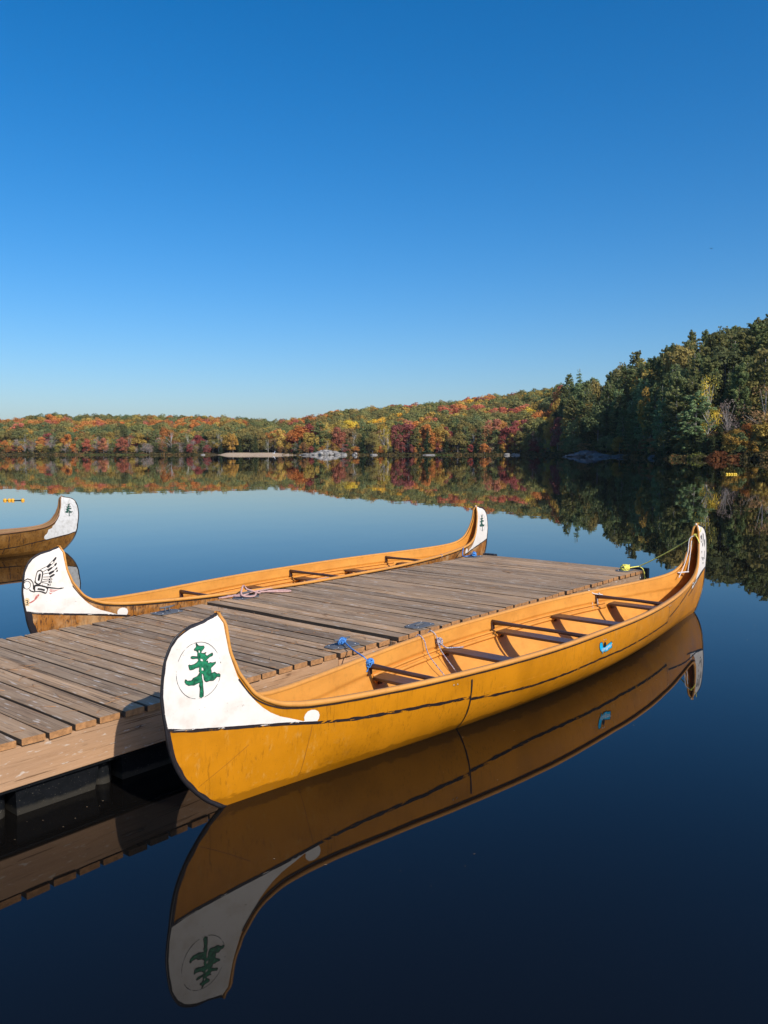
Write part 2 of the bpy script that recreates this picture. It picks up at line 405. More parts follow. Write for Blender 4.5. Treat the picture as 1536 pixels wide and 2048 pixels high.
def rock(i, u, d, s, label, mat='granite', group=None, rz=0, z=0.0, name='boulder', cat='rock'):
    me = rocks[i % 6] if mat == 'granite' else rocks_d[i % 6]
    o = link(name, me, M[mat]); o.location = shore_pt(u, d) + Vector((0, 0, z)); o.scale = s; o.rotation_euler = (0, 0, rz)
    return tag(o, label, cat, group)
rocks_d = [m.copy() for m in rocks]
PU = lambda px: (px - 768) / 1657
oc = empty('rock_outcrop', shore_pt(PU(648), -2))
tag(oc, 'pale grey granite outcrop sloping into the lake right of the sandy beach', 'rock outcrop')
for (px, dd, s, z, k, rz) in ((622, -3, (5.0, 4, 1.9), -.2, 0, .2), (640, -2, (4.8, 4.5, 3.4), 0, 1, .9), (652, -1, (4.6, 4, 4.5), 0, 2, 2.0), (664, -2, (4.4, 4, 3.6), .1, 3, .4), (675, -3, (3.8, 4, 2.4), 0, 4, 1.2), (686, -4, (2.4, 3, 2.2), -.1, 5, .3)):
    q = link('rock_slab', rocks[k], M['granite'], oc); q.location = shore_pt(PU(px), dd) - oc.location + Vector((0, 0, z)); q.scale = s; q.rotation_euler = (0, 0, rz)
rock(1, PU(407), -5, (1.3, 1, .9), 'small pale boulder in the water left of the sandy beach')
rock(2, PU(710), -4, (1.4, 2, 2.4), 'narrow upright grey boulder between the outcrop and a dark spruce')
rock(3, PU(748), -4, (1.8, 1.5, 1.1), 'low grey boulder beside the white birch trunk')
rock(4, PU(857), -6, (2.9, 2, .85), 'flat pale boulder lying in the water in the middle of the far shore')
rock(5, PU(1014), -4, (1.6, 1.4, 1.7), 'pale boulder, left one of the pair on the far shore', group='pair of pale boulders')
rock(0, PU(1031), -5, (2.5, 1.6, 1.4), 'rounded pale boulder, right one of the pair on the far shore', group='pair of pale boulders')
lg = empty('rock_ledge', shore_pt(PU(1170), -1))
tag(lg, 'blue grey rock ledge sloping into the lake at the foot of the dark hill', 'rock ledge')
for (px, dd, s, z, k, rz) in ((1155, -6, (4.5, 4, 1.3), 0, 0, .1), (1165, -4, (5, 4, 2.6), 0, 1, .5), (1178, -2, (4.6, 4, 3.6), 0, 3, .2), (1192, -3, (3.8, 4, 2.4), 0, 4, 1.1), (1210, -2, (4.4, 4, 1.6), 0, 2, 2.2)):
    q = link('rock_slab', rocks_d[k], M['granite_dark'], lg); q.location = shore_pt(PU(px), dd) - lg.location + Vector((0, 0, z)); q.scale = s; q.rotation_euler = (0, 0, rz)
rock(2, PU(1240), -2, (3.0, 2, 1.5), 'low dark boulder right of the blue grey rock ledge', 'granite_dark')
rock(5, PU(1312), -2, (2.2, 2, 1.6), 'dark boulder at the water under the tall light green pine', 'granite_dark')
# white lakeside chair on the sand
ch = empty('lake_chair', shore_pt(PU(548), -1.5) + Vector((0, 0, .35)), .5); ch.scale = (1.35,) * 3
tag(ch, 'white wooden lounge chair standing on the sandy beach', 'chair')
def part_box(name, c, s, mat, parent, bev=0, rot=None):
    bm = bmesh.new(); box_bm(bm, (0, 0, 0), s, bev); o = link(name, bm_mesh(name, bm), mat, parent); o.location = c
    if rot: o.rotation_euler = rot
    return o
part_box('seat', (0, 0, .4), (.62, .6, .05), M['plastic_white'], ch, rot=(0, .12, 0))
part_box('backrest', (.36, 0, .78), (.05, .6, .95), M['plastic_white'], ch, rot=(0, .35, 0))
for sy in (-1, 1):
    part_box('armrest', (0, sy * .36, .62), (.75, .12, .04), M['plastic_white'], ch)
    part_box('leg', (-.3, sy * .33, .3), (.08, .05, .62), M['plastic_white'], ch)
    part_box('leg', (.3, sy * .33, .26), (.08, .05, .55), M['plastic_white'], ch)
# ------------------------------------------------------------------ trees
def leaf_mat(name, c, c2, rv=.3, trans=.38):
    t = NT(name); at = t.n.new('ShaderNodeAttribute'); at.attribute_name = 'tone'
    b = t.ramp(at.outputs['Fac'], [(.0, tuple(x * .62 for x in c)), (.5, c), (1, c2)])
    oi = t.n.new('ShaderNodeObjectInfo')
    b = t.mix(1.0, b, t.ramp(oi.outputs['Random'], [(0, (1 - rv,) * 3), (.35, (1 + rv * .6, 1, 1 - rv * .3)), (.7, (1 - rv * .5, 1, 1)), (1, (1 + rv, 1 + rv, 1 + rv))]), 'MULTIPLY')
    di = t.n.new('ShaderNodeBsdfDiffuse'); tl = t.n.new('ShaderNodeBsdfTranslucent'); ms = t.n.new('ShaderNodeMixShader')
    t.link(b, di.inputs[0]); t.link(b, tl.inputs[0]); ms.inputs[0].default_value = trans
    t.link(di.outputs[0], ms.inputs[1]); t.link(tl.outputs[0], ms.inputs[2]); t.link(ms.outputs[0], t.out.inputs[0]); t.n.remove(t.b)
    return t.m
def bark(name, c):
    t = NT(name); n = t.noise(t.coords((4, 4, 1)), 3, 4); t.set(base=t.ramp(n, [(.3, tuple(x * .55 for x in c)), (.7, c)]), rough=.9, spec=.1); return t.m
BARK = {'grey': bark('grey_bark', (.42, .38, .34)), 'brown': bark('brown_bark', (.16, .10, .07)), 'white': bark('birch_bark', (.66, .62, .56))}
LEAF = {
 'olive':  leaf_mat('olive_leaves', (0.267, 0.238, 0.084), (0.407, 0.358, 0.127)),
 'green':  leaf_mat('green_leaves', (0.175, 0.197, 0.082), (0.281, 0.287, 0.120)),
 'golden': leaf_mat('golden_leaves', (0.477, 0.330, 0.084), (0.674, 0.477, 0.127)),
 'yellow': leaf_mat('yellow_leaves', (0.785, 0.505, 0.063), (0.850, 0.729, 0.127)),
 'orange': leaf_mat('orange_leaves', (0.589, 0.253, 0.077), (0.785, 0.378, 0.113)),
 'salmon': leaf_mat('salmon_leaves', (0.589, 0.210, 0.127), (0.758, 0.323, 0.183)),
 'crimson': leaf_mat('crimson_leaves', (0.378, 0.105, 0.091), (0.534, 0.168, 0.127)),
 'rust':   leaf_mat('rust_leaves', (0.378, 0.217, 0.098), (0.519, 0.308, 0.140)),
 'bare':   leaf_mat('bare_twigs', (0.365, 0.281, 0.238), (0.505, 0.407, 0.351), .2, .1),
 'spruce': leaf_mat('spruce_needles', (0.084, 0.120, 0.056), (0.183, 0.217, 0.091), .25, .3),
 'pine':   leaf_mat('pine_needles', (0.183, 0.210, 0.082), (0.448, 0.435, 0.168), .3, .5),
 'palepine': leaf_mat('pale_pine_needles', (0.224, 0.323, 0.140), (0.393, 0.505, 0.224), .15, .35),
}
def quads_mesh(name, C, Nn, size, tone, asp=1.0):
    """leaf clumps: quads centred on C facing Nn"""
    n = len(C); C = np.asarray(C); Nn = np.asarray(Nn); Nn = Nn / (np.linalg.norm(Nn, axis=1, keepdims=True) + 1e-9)
    R = np.random.RandomState(n); r = R.normal(size=(n, 3)); U = np.cross(Nn, r); U /= np.linalg.norm(U, axis=1, keepdims=True) + 1e-9
    Vv = np.cross(Nn, U); s = (np.asarray(size) * (.6 + .8 * R.rand(n)))[:, None]
    q = np.stack([C - U * s * asp - Vv * s * .7, C + U * s * asp - Vv * s * .9, C + U * s * .8 * asp + Vv * s, C - U * s * asp * .9 + Vv * s * .8], 1).reshape(-1, 3)
    me = bpy.data.meshes.new(name); me.vertices.add(4 * n); me.vertices.foreach_set('co', q.ravel())
    me.loops.add(4 * n); me.loops.foreach_set('vertex_index', np.arange(4 * n, dtype=np.int32))
    me.polygons.add(n); me.polygons.foreach_set('loop_start', np.arange(0, 4 * n, 4, dtype=np.int32))
    a = me.attributes.new('tone', 'FLOAT', 'FACE'); a.data.foreach_set('value', np.clip(np.asarray(tone), 0, 1).astype(np.float32))
    me.update(calc_edges=True); return me
def broadleaf(seed, nclump=22, per=130, sparse=False):
    """unit tree 1 high: crown from .22 to 1"""
    R = np.random.RandomState(seed); C = []; N = []; T = []; SZ = []
    cl = []
    for i in range(nclump):
        a = R.rand() * 6.283; h = R.rand(); rad = .30 * math.sqrt(max(0.05, 1 - (2 * h - .9) ** 2 * .75)) * (.45 + .6 * R.rand())
        cl.append((math.cos(a) * rad, math.sin(a) * rad, .22 + .68 * h, .085 + .07 * R.rand(), R.rand()))
    for (x, y, z, r, tn) in cl:
        d = R.normal(size=(per, 3)); d /= np.linalg.norm(d, axis=1, keepdims=True); d[:, 2] = np.where(d[:, 2] < -.35, -d[:, 2], d[:, 2])
        rr = r * (.7 + .45 * R.rand(per))[:, None]
        C.append(np.array([x, y, z]) + d * rr); N.append(d + .55 * R.normal(size=(per, 3)) + np.array([0, 0, .25]))
        T.append(.25 + .5 * tn * .7 + .35 * R.rand(per)); SZ.append(np.full(per, .011 if sparse else .0155))
    return quads_mesh('broadleaf_crown', np.concatenate(C), np.concatenate(N), np.concatenate(SZ), np.concatenate(T), .35 if sparse else 1), cl
def conifer(seed, tiers=15, wide=.24, droop=.05, base=.10, gap=.25):
    R = np.random.RandomState(seed); C = []; N = []; T = []; SZ = []
    for k in range(tiers):
        z = base + (1 - base - .03) * (k / tiers) ** .92; r = wide * (1 - (z - base) / (1 - base)) ** .85 + .012
        nb = max(4, int(9 - 4 * k / tiers)); off = R.rand() * 6
        for b in range(nb):
            if R.rand() < gap * .5: continue
            a = off + b * 6.283 / nb + R.rand() * .5; L = r * (.65 + .5 * R.rand()); tn = R.rand()
            m = max(6, int(85 * L / .25))
            tt = (np.arange(m) + R.rand(m)) / m
            px = np.cos(a) * L * tt; py = np.sin(a) * L * tt; pz = z - droop * tt + .035 * tt ** 3 + R.normal(size=m) * .006
            sp = (.03 * (1 - .5 * tt)) * R.normal(size=m); px += -np.sin(a) * sp; py += np.cos(a) * sp
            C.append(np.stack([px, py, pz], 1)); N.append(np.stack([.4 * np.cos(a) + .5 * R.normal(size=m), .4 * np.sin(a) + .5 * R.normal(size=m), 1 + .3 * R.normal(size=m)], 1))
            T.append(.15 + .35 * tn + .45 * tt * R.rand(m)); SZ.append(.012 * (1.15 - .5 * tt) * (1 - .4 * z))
    return quads_mesh('conifer_crown', np.concatenate(C), np.concatenate(N), np.concatenate(SZ), np.concatenate(T), 1.2)
def pine(seed, base=.45, nb=46, wide=.22, up=.06):
    """tall bare stem, tufted plumes of needles above"""
    R = np.random.RandomState(seed); C = []; N = []; T = []; SZ = []; limbs = []
    for b in range(nb):
        h = R.rand() ** .8; z = base + (.97 - base) * h; a = R.rand() * 6.283
        L = wide * (.35 + .75 * math.sin(math.pi * (.22 + .74 * h))) * (.55 + .55 * R.rand())
        tip = np.array([math.cos(a) * L, math.sin(a) * L, z + up * (.3 + R.rand())]); root = np.array([0, 0, z]); limbs.append((root, tip)); tn = R.rand()
        for tu in range(6):
            c = root + (tip - root) * (.35 + .13 * tu) + R.normal(size=3) * .012; m = 24
            d = R.normal(size=(m, 3)); d /= np.linalg.norm(d, axis=1, keepdims=True)
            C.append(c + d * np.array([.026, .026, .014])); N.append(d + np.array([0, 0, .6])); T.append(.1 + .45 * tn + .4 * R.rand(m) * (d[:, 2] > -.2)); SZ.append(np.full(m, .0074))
    return quads_mesh('pine_crown', np.concatenate(C), np.concatenate(N), np.concatenate(SZ), np.concatenate(T), 1.1), limbs
def trunk_mesh(name, r, top, seed, limbs=(), lr=.004):
    R = random.Random(seed); bx = R.uniform(-.02, .02); P = [Vector((bx * math.sin(3 * i / 6), .6 * bx * math.sin(2.2 * i / 6), top * i / 6)) for i in range(7)]
    parts = [tube(P, [r * (1 - .8 * i / 6) for i in range(7)], 6)]
    for a, b in limbs: parts.append(tube([Vector(a), Vector((a + b) / 2) + Vector((0, 0, .005)), Vector(b)], [lr, lr * .7, lr * .3], 3, caps=False))
    v, f = merge(parts); return mesh(name, v, f)
VAR = []   # name, kind words, crown mesh, trunk mesh, leaf, bark
def add_variant(name, words, crown, trunk, leaf, bk):
    c = crown.copy(); c.materials.clear(); c.materials.append(LEAF[leaf]); tm = trunk.copy(); tm.materials.clear(); tm.materials.append(BARK[bk])
    VAR.append(dict(name=name, words=words, crown=c, trunk=tm, leaf=leaf, bark=bk)); return len(VAR) - 1
BL = []
for s_ in range(4):
    cr, cl = broadleaf(10 + s_, 20 + 3 * s_); lm = [(np.array([0, 0, .2 + .4 * (q[2] - .2)]), np.array(q[:3])) for q in cl[:9]]
    BL.append((cr, trunk_mesh('trunk', .016, .8, s_, lm)))
SPZ = []
for s_ in range(2):
    cr, cl = broadleaf(30 + s_, 26, 60, True); lm = [(np.array([0, 0, .15 + .5 * (q[2] - .15)]), np.array(q[:3]) * np.array([1.15, 1.15, 1.05])) for q in cl]
    SPZ.append((cr, trunk_mesh('trunk', .013, .9, s_ + 9, lm, .006)))
CO = [(conifer(50 + s_, 15 + s_ * 2, .22 + .03 * (s_ % 2)), trunk_mesh('trunk', .014, .95, s_ + 20)) for s_ in range(3)]
PI = []
for s_ in range(3):
    cr, lm = pine(70 + s_, (.42, .5, .3)[s_], (44, 38, 52)[s_], (.20, .17, .22)[s_]); PI.append((cr, trunk_mesh('trunk', .011, .93, s_ + 30, lm, .003)))
cr, lm = pine(99, .10, 90, .27, .03); WP = (cr, trunk_mesh('trunk', .013, .95, 44, lm, .004))
idx = {}
words = {'olive': 'olive green', 'green': 'green', 'golden': 'golden brown', 'yellow': 'bright yellow', 'orange': 'orange', 'salmon': 'salmon red', 'crimson': 'crimson', 'rust': 'rust brown'}
for lf, wd in words.items():
    idx[lf] = [add_variant('broadleaf_tree', wd + ' broadleaf tree', *BL[(k + len(lf)) % 4], lf, 'grey') for k in range(2)]
idx['bare'] = [add_variant('bare_tree', 'nearly bare grey twiggy tree', *SPZ[k], 'bare', 'grey') for k in range(2)]
idx['sparse'] = [add_variant('sparse_tree', 'thin crimson tree losing its leaves', *SPZ[1], 'crimson', 'grey'), add_variant('sparse_tree', 'thin golden tree losing its leaves', *SPZ[0], 'golden', 'grey')]
idx['russet'] = [add_variant('bare_tree', 'russet twiggy tree nearly bare', *SPZ[k], 'rust', 'grey') for k in range(2)]
idx['pale'] = [add_variant('birch_tree', 'white trunked thin olive tree', *SPZ[1], 'olive', 'white')]
idx['spruce'] = [add_variant('spruce_tree', 'dark conical spruce', *CO[k], 'spruce', 'brown') for k in range(3)]
idx['fir'] = [add_variant('fir_tree', 'mid green pointed fir', *CO[k], 'pine', 'grey') for k in range(3)]
idx['pine'] = [add_variant('pine_tree', 'dark green tufted pine', *PI[k], 'pine', 'brown') for k in range(3)]
idx['palepine'] = [add_variant('white_pine', 'light green feathery pine', *WP, 'palepine', 'grey')]
idx['lonepine'] = [add_variant('white_pine', 'tall lone layered pine', CO[1][0], CO[1][1], 'palepine', 'grey')]
idx['darkwp'] = [add_variant('white_pine', 'dark green feathery pine', *WP, 'pine', 'grey')]
idx['birch'] = [add_variant('birch_tree', 'yellow white trunked birch', *SPZ[0], 'yellow', 'white')]

trees = []   # x,y,z,h,rot,variant,wide
def in_view(u): return -.75 < u < .85
TR = random.Random(21)
def pick(u, d, X, Y):
    nz = noise.noise(Vector((X * .027, Y * .027, 1.7))) ; nz2 = noise.noise(Vector((X * .09, Y * .09, 5.2))); r = TR.random()
    if u > .212:      # dark hill
        if d < 10: return 'spruce' if r < .25 else 'fir' if r < .5 else 'darkwp' if r < .6 else 'palepine' if r < .68 else 'pine' if r < .8 else TR.choice(['green', 'rust', 'golden', 'bare'])
        top = d > .6 * table(DEEP, u)
        if r < (.34 if top else .26): return 'pine'
        if r < .42: return 'darkwp'
        if r < .68: return 'fir'
        if r < .84: return 'spruce'
        if r < .92: return 'palepine' if not top else 'olive'
        return TR.choice(['green', 'green', 'golden', 'olive'])
    if d < 14 and r > .90 and u < .2: return TR.choice(['pale', 'birch', 'pale'])
    if u < -.10:      # left and beach
        if d < 14:
            if u > -.22: return 'spruce' if r < .33 else TR.choice(['golden', 'olive', 'sparse', 'darkwp', 'bare', 'green'])
            if nz > .12: return TR.choice(['bare', 'bare', 'sparse', 'crimson', 'spruce'])
            if nz < -.18: return TR.choice(['spruce', 'darkwp', 'green', 'bare', 'olive'])
            return TR.choice(['orange', 'salmon', 'olive', 'bare', 'spruce', 'golden', 'sparse', 'green'])
        v = 1.15 * nz + .35 * nz2 + .22 * (r - .5)
        if d < 55: v -= .10
        if v < -.30: return TR.choice(['salmon', 'orange', 'orange', 'rust', 'bare', 'golden'])
        if v < -.10: return TR.choice(['orange', 'rust', 'golden', 'rust', 'olive'])
        if v < .12: return TR.choice(['golden', 'olive', 'olive', 'rust', 'green'])
        return TR.choice(['olive', 'green', 'olive', 'green', 'spruce'])
    if d < 16: return TR.choice(['spruce', 'spruce', 'darkwp', 'olive', 'crimson', 'orange', 'bare', 'spruce', 'rust', 'olive', 'golden'])
    v = 1.15 * nz + .5 * nz2 + .25 * (r - .5)
    if d < 50 and u > .05 and r < .35: return TR.choice(['spruce', 'pine', 'darkwp'])
    if v < -.38: return TR.choice(['crimson', 'salmon', 'orange', 'orange', 'golden'])
    if v < -.20: return TR.choice(['orange', 'salmon', 'yellow', 'rust', 'olive'])
    if v < -.05: return TR.choice(['golden', 'rust', 'olive', 'olive', 'yellow'])
    return TR.choice(['olive', 'olive', 'green', 'olive', 'spruce' if r < .5 else 'golden'])
# trees the photograph lets one find at once: px, metres beyond the shore, height m, kind, width factor
special = [(640, 9, 16.5, 'darkwp', 1.0), (676, 5, 14.5, 'salmon', .85), (693, 4, 8.5, 'spruce', 1.1), (727, 3, 12.0, 'spruce', 1.25), (855, 4, 14.5, 'spruce', 1.05), (892, 3, 11.5, 'spruce', 1.15),
 (793, 6, 15, 'crimson', .8), (776, 3, 12.0, 'birch', .55), (512, 5, 12.0, 'spruce', 1.0), (600, 4, 9.5, 'spruce', 1.1), (443, 5, 6, 'spruce', 1.2), (467, 4, 11, 'golden', .7), (563, 5, 13.5, 'golden', .8),
 (930, 4, 14.5, 'darkwp', .8), (960, 4, 14, 'darkwp', .8), (1022, 3, 11, 'golden', .5), (1033, 6, 13, 'crimson', .6), (1065, 4, 11.5, 'sparse', .6), (1155, 58, 30, 'lonepine', .62),
 (1388, 5, 15.3, 'palepine', 1.15), (1413, 8, 18.5, 'birch', .55), (1437, 3.5, 8.2, 'spruce', 1.3), (1462, 4, 7.5, 'spruce', 1.2), (1452, 9, 12.5, 'bare', .8), (1490, 4, 7.6, 'orange', .8), (1526, 6, 16, 'russet', 1.3), (1540, 4, 9.5, 'golden', 1.1), (1350, 6, 13, 'darkwp', 1.0), (1300, 6, 14, 'pine', 1),
 (106, 6, 10, 'bare', 1), (160, 4, 8.0, 'olive', .7), (176, 4, 8.5, 'salmon', .85), (208, 4, 9.2, 'salmon', .95), (263, 5, 10.5, 'sparse', 1.2), (12, 4, 7.5, 'orange', .9), (85, 9, 9.5, 'orange', 1)]
sp_pts = []
for px, d, h, kd, w in special:
    p = shore_pt(PU(px), d); trees.append([p.x, p.y, ground(p.x, p.y)[0] - .1, h, TR.random() * 6.28, TR.choice(idx[kd]), w, True]); sp_pts.append((p.x, p.y, h * .17 * w))
Y = 85.0
while Y < 760:
    X = -.75 * Y
    stp = 5.5
    while X < .85 * Y:
        u = X / Y
        x = X + TR.uniform(-1.9, 1.9); y = Y + TR.uniform(-1.9, 1.9); uu = x / y
        if uu > .2: stp = 4.4
        z, d = ground(x, y); dp = table(DEEP, uu)
        X += stp
        if d < 2.5 or d > dp + 22: continue
        if -.212 < uu < -.125 and d < 6: continue
        if any((x - a) ** 2 + (y - b) ** 2 < (c + 1.2) ** 2 for a, b, c in sp_pts): continue
        kd = pick(uu, d, x, y); H = table(TREEH, uu) * (1.1 if uu > .2 else 1) * (.78 if kd in ('bare', 'sparse', 'rust') else 1) * TR.uniform(.74, 1.28) * (1.12 if uu > .21 and TR.random() < .2 else 1)
        if d < 9: H *= .85
        if kd in ('spruce',) and uu < .2: H *= .95
        w = TR.uniform(.8, 1.2) if uu < .2 else TR.uniform(.5, .85)
        if uu < .2 and kd not in ('spruce', 'darkwp', 'pine'): w *= 1.12
        trees.append([x, y, z - .15, H, TR.random() * 6.28, TR.choice(idx[kd]), w, False])
    Y += 4.9
for i in range(330):
    u = -.55 + 1.1 * i / 330 + TR.uniform(-.001, .001)
    if -.212 < u < -.125: continue
    p = shore_pt(u, TR.uniform(2.2, 6.5)); kd = TR.choice(['spruce', 'spruce', 'crimson', 'bare', 'rust', 'olive', 'golden', 'spruce', 'bare', 'darkwp', 'orange'] if u < .2 else ['spruce', 'spruce', 'green', 'darkwp', 'golden', 'rust'])
    trees.append([p.x, p.y, ground(p.x, p.y)[0] - .1, TR.uniform(3.2, 6.5), TR.random() * 6.28, TR.choice(idx[kd]), TR.uniform(1, 1.4), False])
# how much of each tree the photographer sees, near to far
trees.sort(key=lambda t_: t_[1])
NB = 1800; skyl = np.full(NB, -50.0)
for T_ in trees:
    x, y, z, h, rz, vi, w, spc = T_
    c = 1657 * x / y + 768; hw_ = 1657 * .24 * h * w / y; a = max(0, int(c - hw_)); b = min(1536, int(c + hw_) + 1)
    top = (z + h * .92 - EYE) / y * 1657; bot = (z - EYE) / y * 1657
    if b <= a: T_.append(0.0); continue
    seg = skyl[a:b]; T_.append(float(np.clip(top - np.maximum(seg, bot), 0, None).sum())); skyl[a:b] = np.maximum(seg, top)
order = sorted(trees, key=lambda t_: -(t_[8] + (1e6 if t_[7] else 0)))
named = sorted(order[:300], key=lambda t_: t_[0] / t_[1]); rest = order[300:]
def place_words(x, y):
    u = x / y; px = u * 1657 + 768; d = ground(x, y)[1]; dp = table(DEEP, u)
    row = 'at the waterline' if d < 8 else 'behind the front row' if d < 20 else 'lower slope' if d < .4 * dp else 'high slope'
    zone = ('far left shore' if px < 150 else 'shore above curled canoe' if px < 300 else 'left of the beach' if px < 440 else 'by the sandy beach' if px < 600 else
            'by the grey outcrop' if px < 710 else 'middle far shore' if px < 900 else 'left of dark hill' if px < 1130 else 'dark hill left end' if px < 1250 else 'dark hill middle' if px < 1400 else 'dark hill right end')
    return row, zone
ORD = ['first', 'second', 'third', 'fourth', 'fifth', 'sixth', 'seventh', 'eighth', 'ninth', 'tenth', 'eleventh', 'twelfth', 'thirteenth', 'fourteenth', 'fifteenth', 'sixteenth', 'seventeenth', 'eighteenth', 'nineteenth', 'twentieth']
def ordw(n):
    if n < 20: return ORD[n]
    tens = ['', '', 'twenty', 'thirty', 'forty', 'fifty', 'sixty'][(n + 1) // 10]; k = (n + 1) % 10
    return tens + ('-' + ORD[k - 1] if k else 'th').replace('yth', 'ieth')
cnt = {}; tot = {}
for T_ in named:
    k = (VAR[T_[5]]['words'], place_words(T_[0], T_[1])); tot[k] = tot.get(k, 0) + 1
for T_ in named:
    x, y, z, h, rz, vi, w, spc = T_[:8]; V_ = VAR[vi]; k = (V_['words'], place_words(x, y)); i = cnt.get(k, 0); cnt[k] = i + 1
    ph = '' if tot[k] == 1 else (', ' + ordw(i) + ' from left')
    e = empty(V_['name'], (x, y, z), rz); e.scale = (h * w, h * w, h)
    tag(e, f"{V_['words']} {k[1][0]}, {k[1][1]}{ph}", 'tree', ('conifers' if V_['leaf'] in ('spruce', 'pine', 'palepine') else 'broadleaf trees') + ' along the far shore')
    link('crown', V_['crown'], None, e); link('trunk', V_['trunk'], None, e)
# the rest of the wood reads as one mass
wood_col = bpy.data.collections.new('wood_tree_kinds')
for i, V_ in enumerate(VAR):
    bm = bmesh.new(); bm.from_mesh(V_['crown']); nf = len(bm.faces); bm.from_mesh(V_['trunk'])
    bm.faces.ensure_lookup_table()
    for f_ in bm.faces[nf:]: f_.material_index = 1
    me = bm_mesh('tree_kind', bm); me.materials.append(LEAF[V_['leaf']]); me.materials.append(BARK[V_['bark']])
    o = bpy.data.objects.new('tree_kind_%02d' % i, me); wood_col.objects.link(o)
pm = bpy.data.meshes.new('wood_points'); pm.from_pydata([(t_[0], t_[1], t_[2]) for t_ in rest], [], [])
a = pm.attributes.new('kind_index', 'INT', 'POINT'); a.data.foreach_set('value', [t_[5] for t_ in rest])
a = pm.attributes.new('turn', 'FLOAT_VECTOR', 'POINT'); a.data.foreach_set('vector', [c_ for t_ in rest for c_ in (0, 0, t_[4])])
a = pm.attributes.new('grow', 'FLOAT_VECTOR', 'POINT'); a.data.foreach_set('vector', [c_ for t_ in rest for c_ in (t_[3] * t_[6], t_[3] * t_[6], t_[3])])
fo = link('hillside_forest', pm); tag(fo, 'mixed autumn forest covering the hills behind the shore trees', 'forest', kind='stuff')
g = bpy.data.node_groups.new('wood', 'GeometryNodeTree'); g.interface.new_socket('Geometry', in_out='INPUT', socket_type='NodeSocketGeometry'); g.interface.new_socket('Geometry', in_out='OUTPUT', socket_type='NodeSocketGeometry')
gi = g.nodes.new('NodeGroupInput'); go = g.nodes.new('NodeGroupOutput'); m2p = g.nodes.new('GeometryNodeMeshToPoints'); ci = g.nodes.new('GeometryNodeCollectionInfo'); ip = g.nodes.new('GeometryNodeInstanceOnPoints')
ci.inputs['Collection'].default_value = wood_col; ci.inputs['Separate Children'].default_value = True; ci.inputs['Reset Children'].default_value = True
def na(nm, ty): n_ = g.nodes.new('GeometryNodeInputNamedAttribute'); n_.data_type = ty; n_.inputs['Name'].default_value = nm; return n_.outputs['Attribute']
g.links.new(gi.outputs[0], m2p.inputs[0]); g.links.new(m2p.outputs[0], ip.inputs['Points']); g.links.new(ci.outputs[0], ip.inputs['Instance']); ip.inputs['Pick Instance'].default_value = True
g.links.new(na('kind_index', 'INT'), ip.inputs['Instance Index'])
e2r = g.nodes.new('FunctionNodeEulerToRotation'); g.links.new(na('turn', 'FLOAT_VECTOR'), e2r.inputs[0]); g.links.new(e2r.outputs[0], ip.inputs['Rotation'])
g.links.new(na('grow', 'FLOAT_VECTOR'), ip.inputs['Scale']); g.links.new(ip.outputs[0], go.inputs[0])
mo = fo.modifiers.new('wood', 'NODES'); mo.node_group = g
print('TREES', len(trees), 'named', len(named))
# undergrowth along the waterline: one mass of low bushes and grass
def bush_mass(name, label, mats, spots, cat='undergrowth'):
    C = []; N = []; T = []; SZ = []; R = np.random.RandomState(5)
    for (p, w, h) in spots:
        m = int(20 + 22 * w * h); d = R.normal(size=(m, 3)); d /= np.linalg.norm(d, axis=1, keepdims=True); d[:, 2] = abs(d[:, 2])
        C.append(np.array(p) + d * np.array([w, w * .7, h])); N.append(d + .5 * R.normal(size=(m, 3))); T.append(np.full(m, R.rand() * .8) + .2 * R.rand(m)); SZ.append(np.full(m, .22 * min(w, h) ** .5))
    me = quads_mesh(name, np.concatenate(C), np.concatenate(N), np.concatenate(SZ), np.concatenate(T)); return me
M['under'] = leaf_mat('undergrowth_leaves', (.10, .10, .045), (.27, .17, .07)); M['shrub_red'] = leaf_mat('red_shrub_leaves', (.17, .075, .035), (.28, .15, .06)); M['sedge'] = leaf_mat('sedge_grass', (.12, .15, .04), (.20, .22, .07))
sp = []
for i in range(520):
    u = -.6 + 1.15 * i / 520; 
    if -.212 < u < -.118: continue
    p = shore_pt(u, TR.uniform(-1.2, 2.0)); sp.append(((p.x, p.y, .05), TR.uniform(.9, 2.2), TR.uniform(.4, 1.2)))
    if i % 2: p = shore_pt(u + TR.uniform(0, .002), TR.uniform(2.5, 7)); sp.append(((p.x, p.y, .4), TR.uniform(1.0, 2.2), TR.uniform(.8, 2.0)))
tag(link('shore_undergrowth', bush_mass('shore_undergrowth', '', None, sp), M['under']), 'brown and green undergrowth along the foot of the forest', 'undergrowth', kind='stuff')
sp = [((q.x, q.y, .0), 1.6, .35) for q in (shore_pt(PU(px_), -1.5) for px_ in range(866, 905, 3))] + [((q.x, q.y, .0), 1.4, .3) for q in (shore_pt(PU(px_), -1) for px_ in range(130, 300, 5))]
tag(link('shore_grass', bush_mass('shore_grass', '', None, sp), M['sedge']), 'bright strip of sedge grass at the water on the far shore', 'grass', kind='stuff')
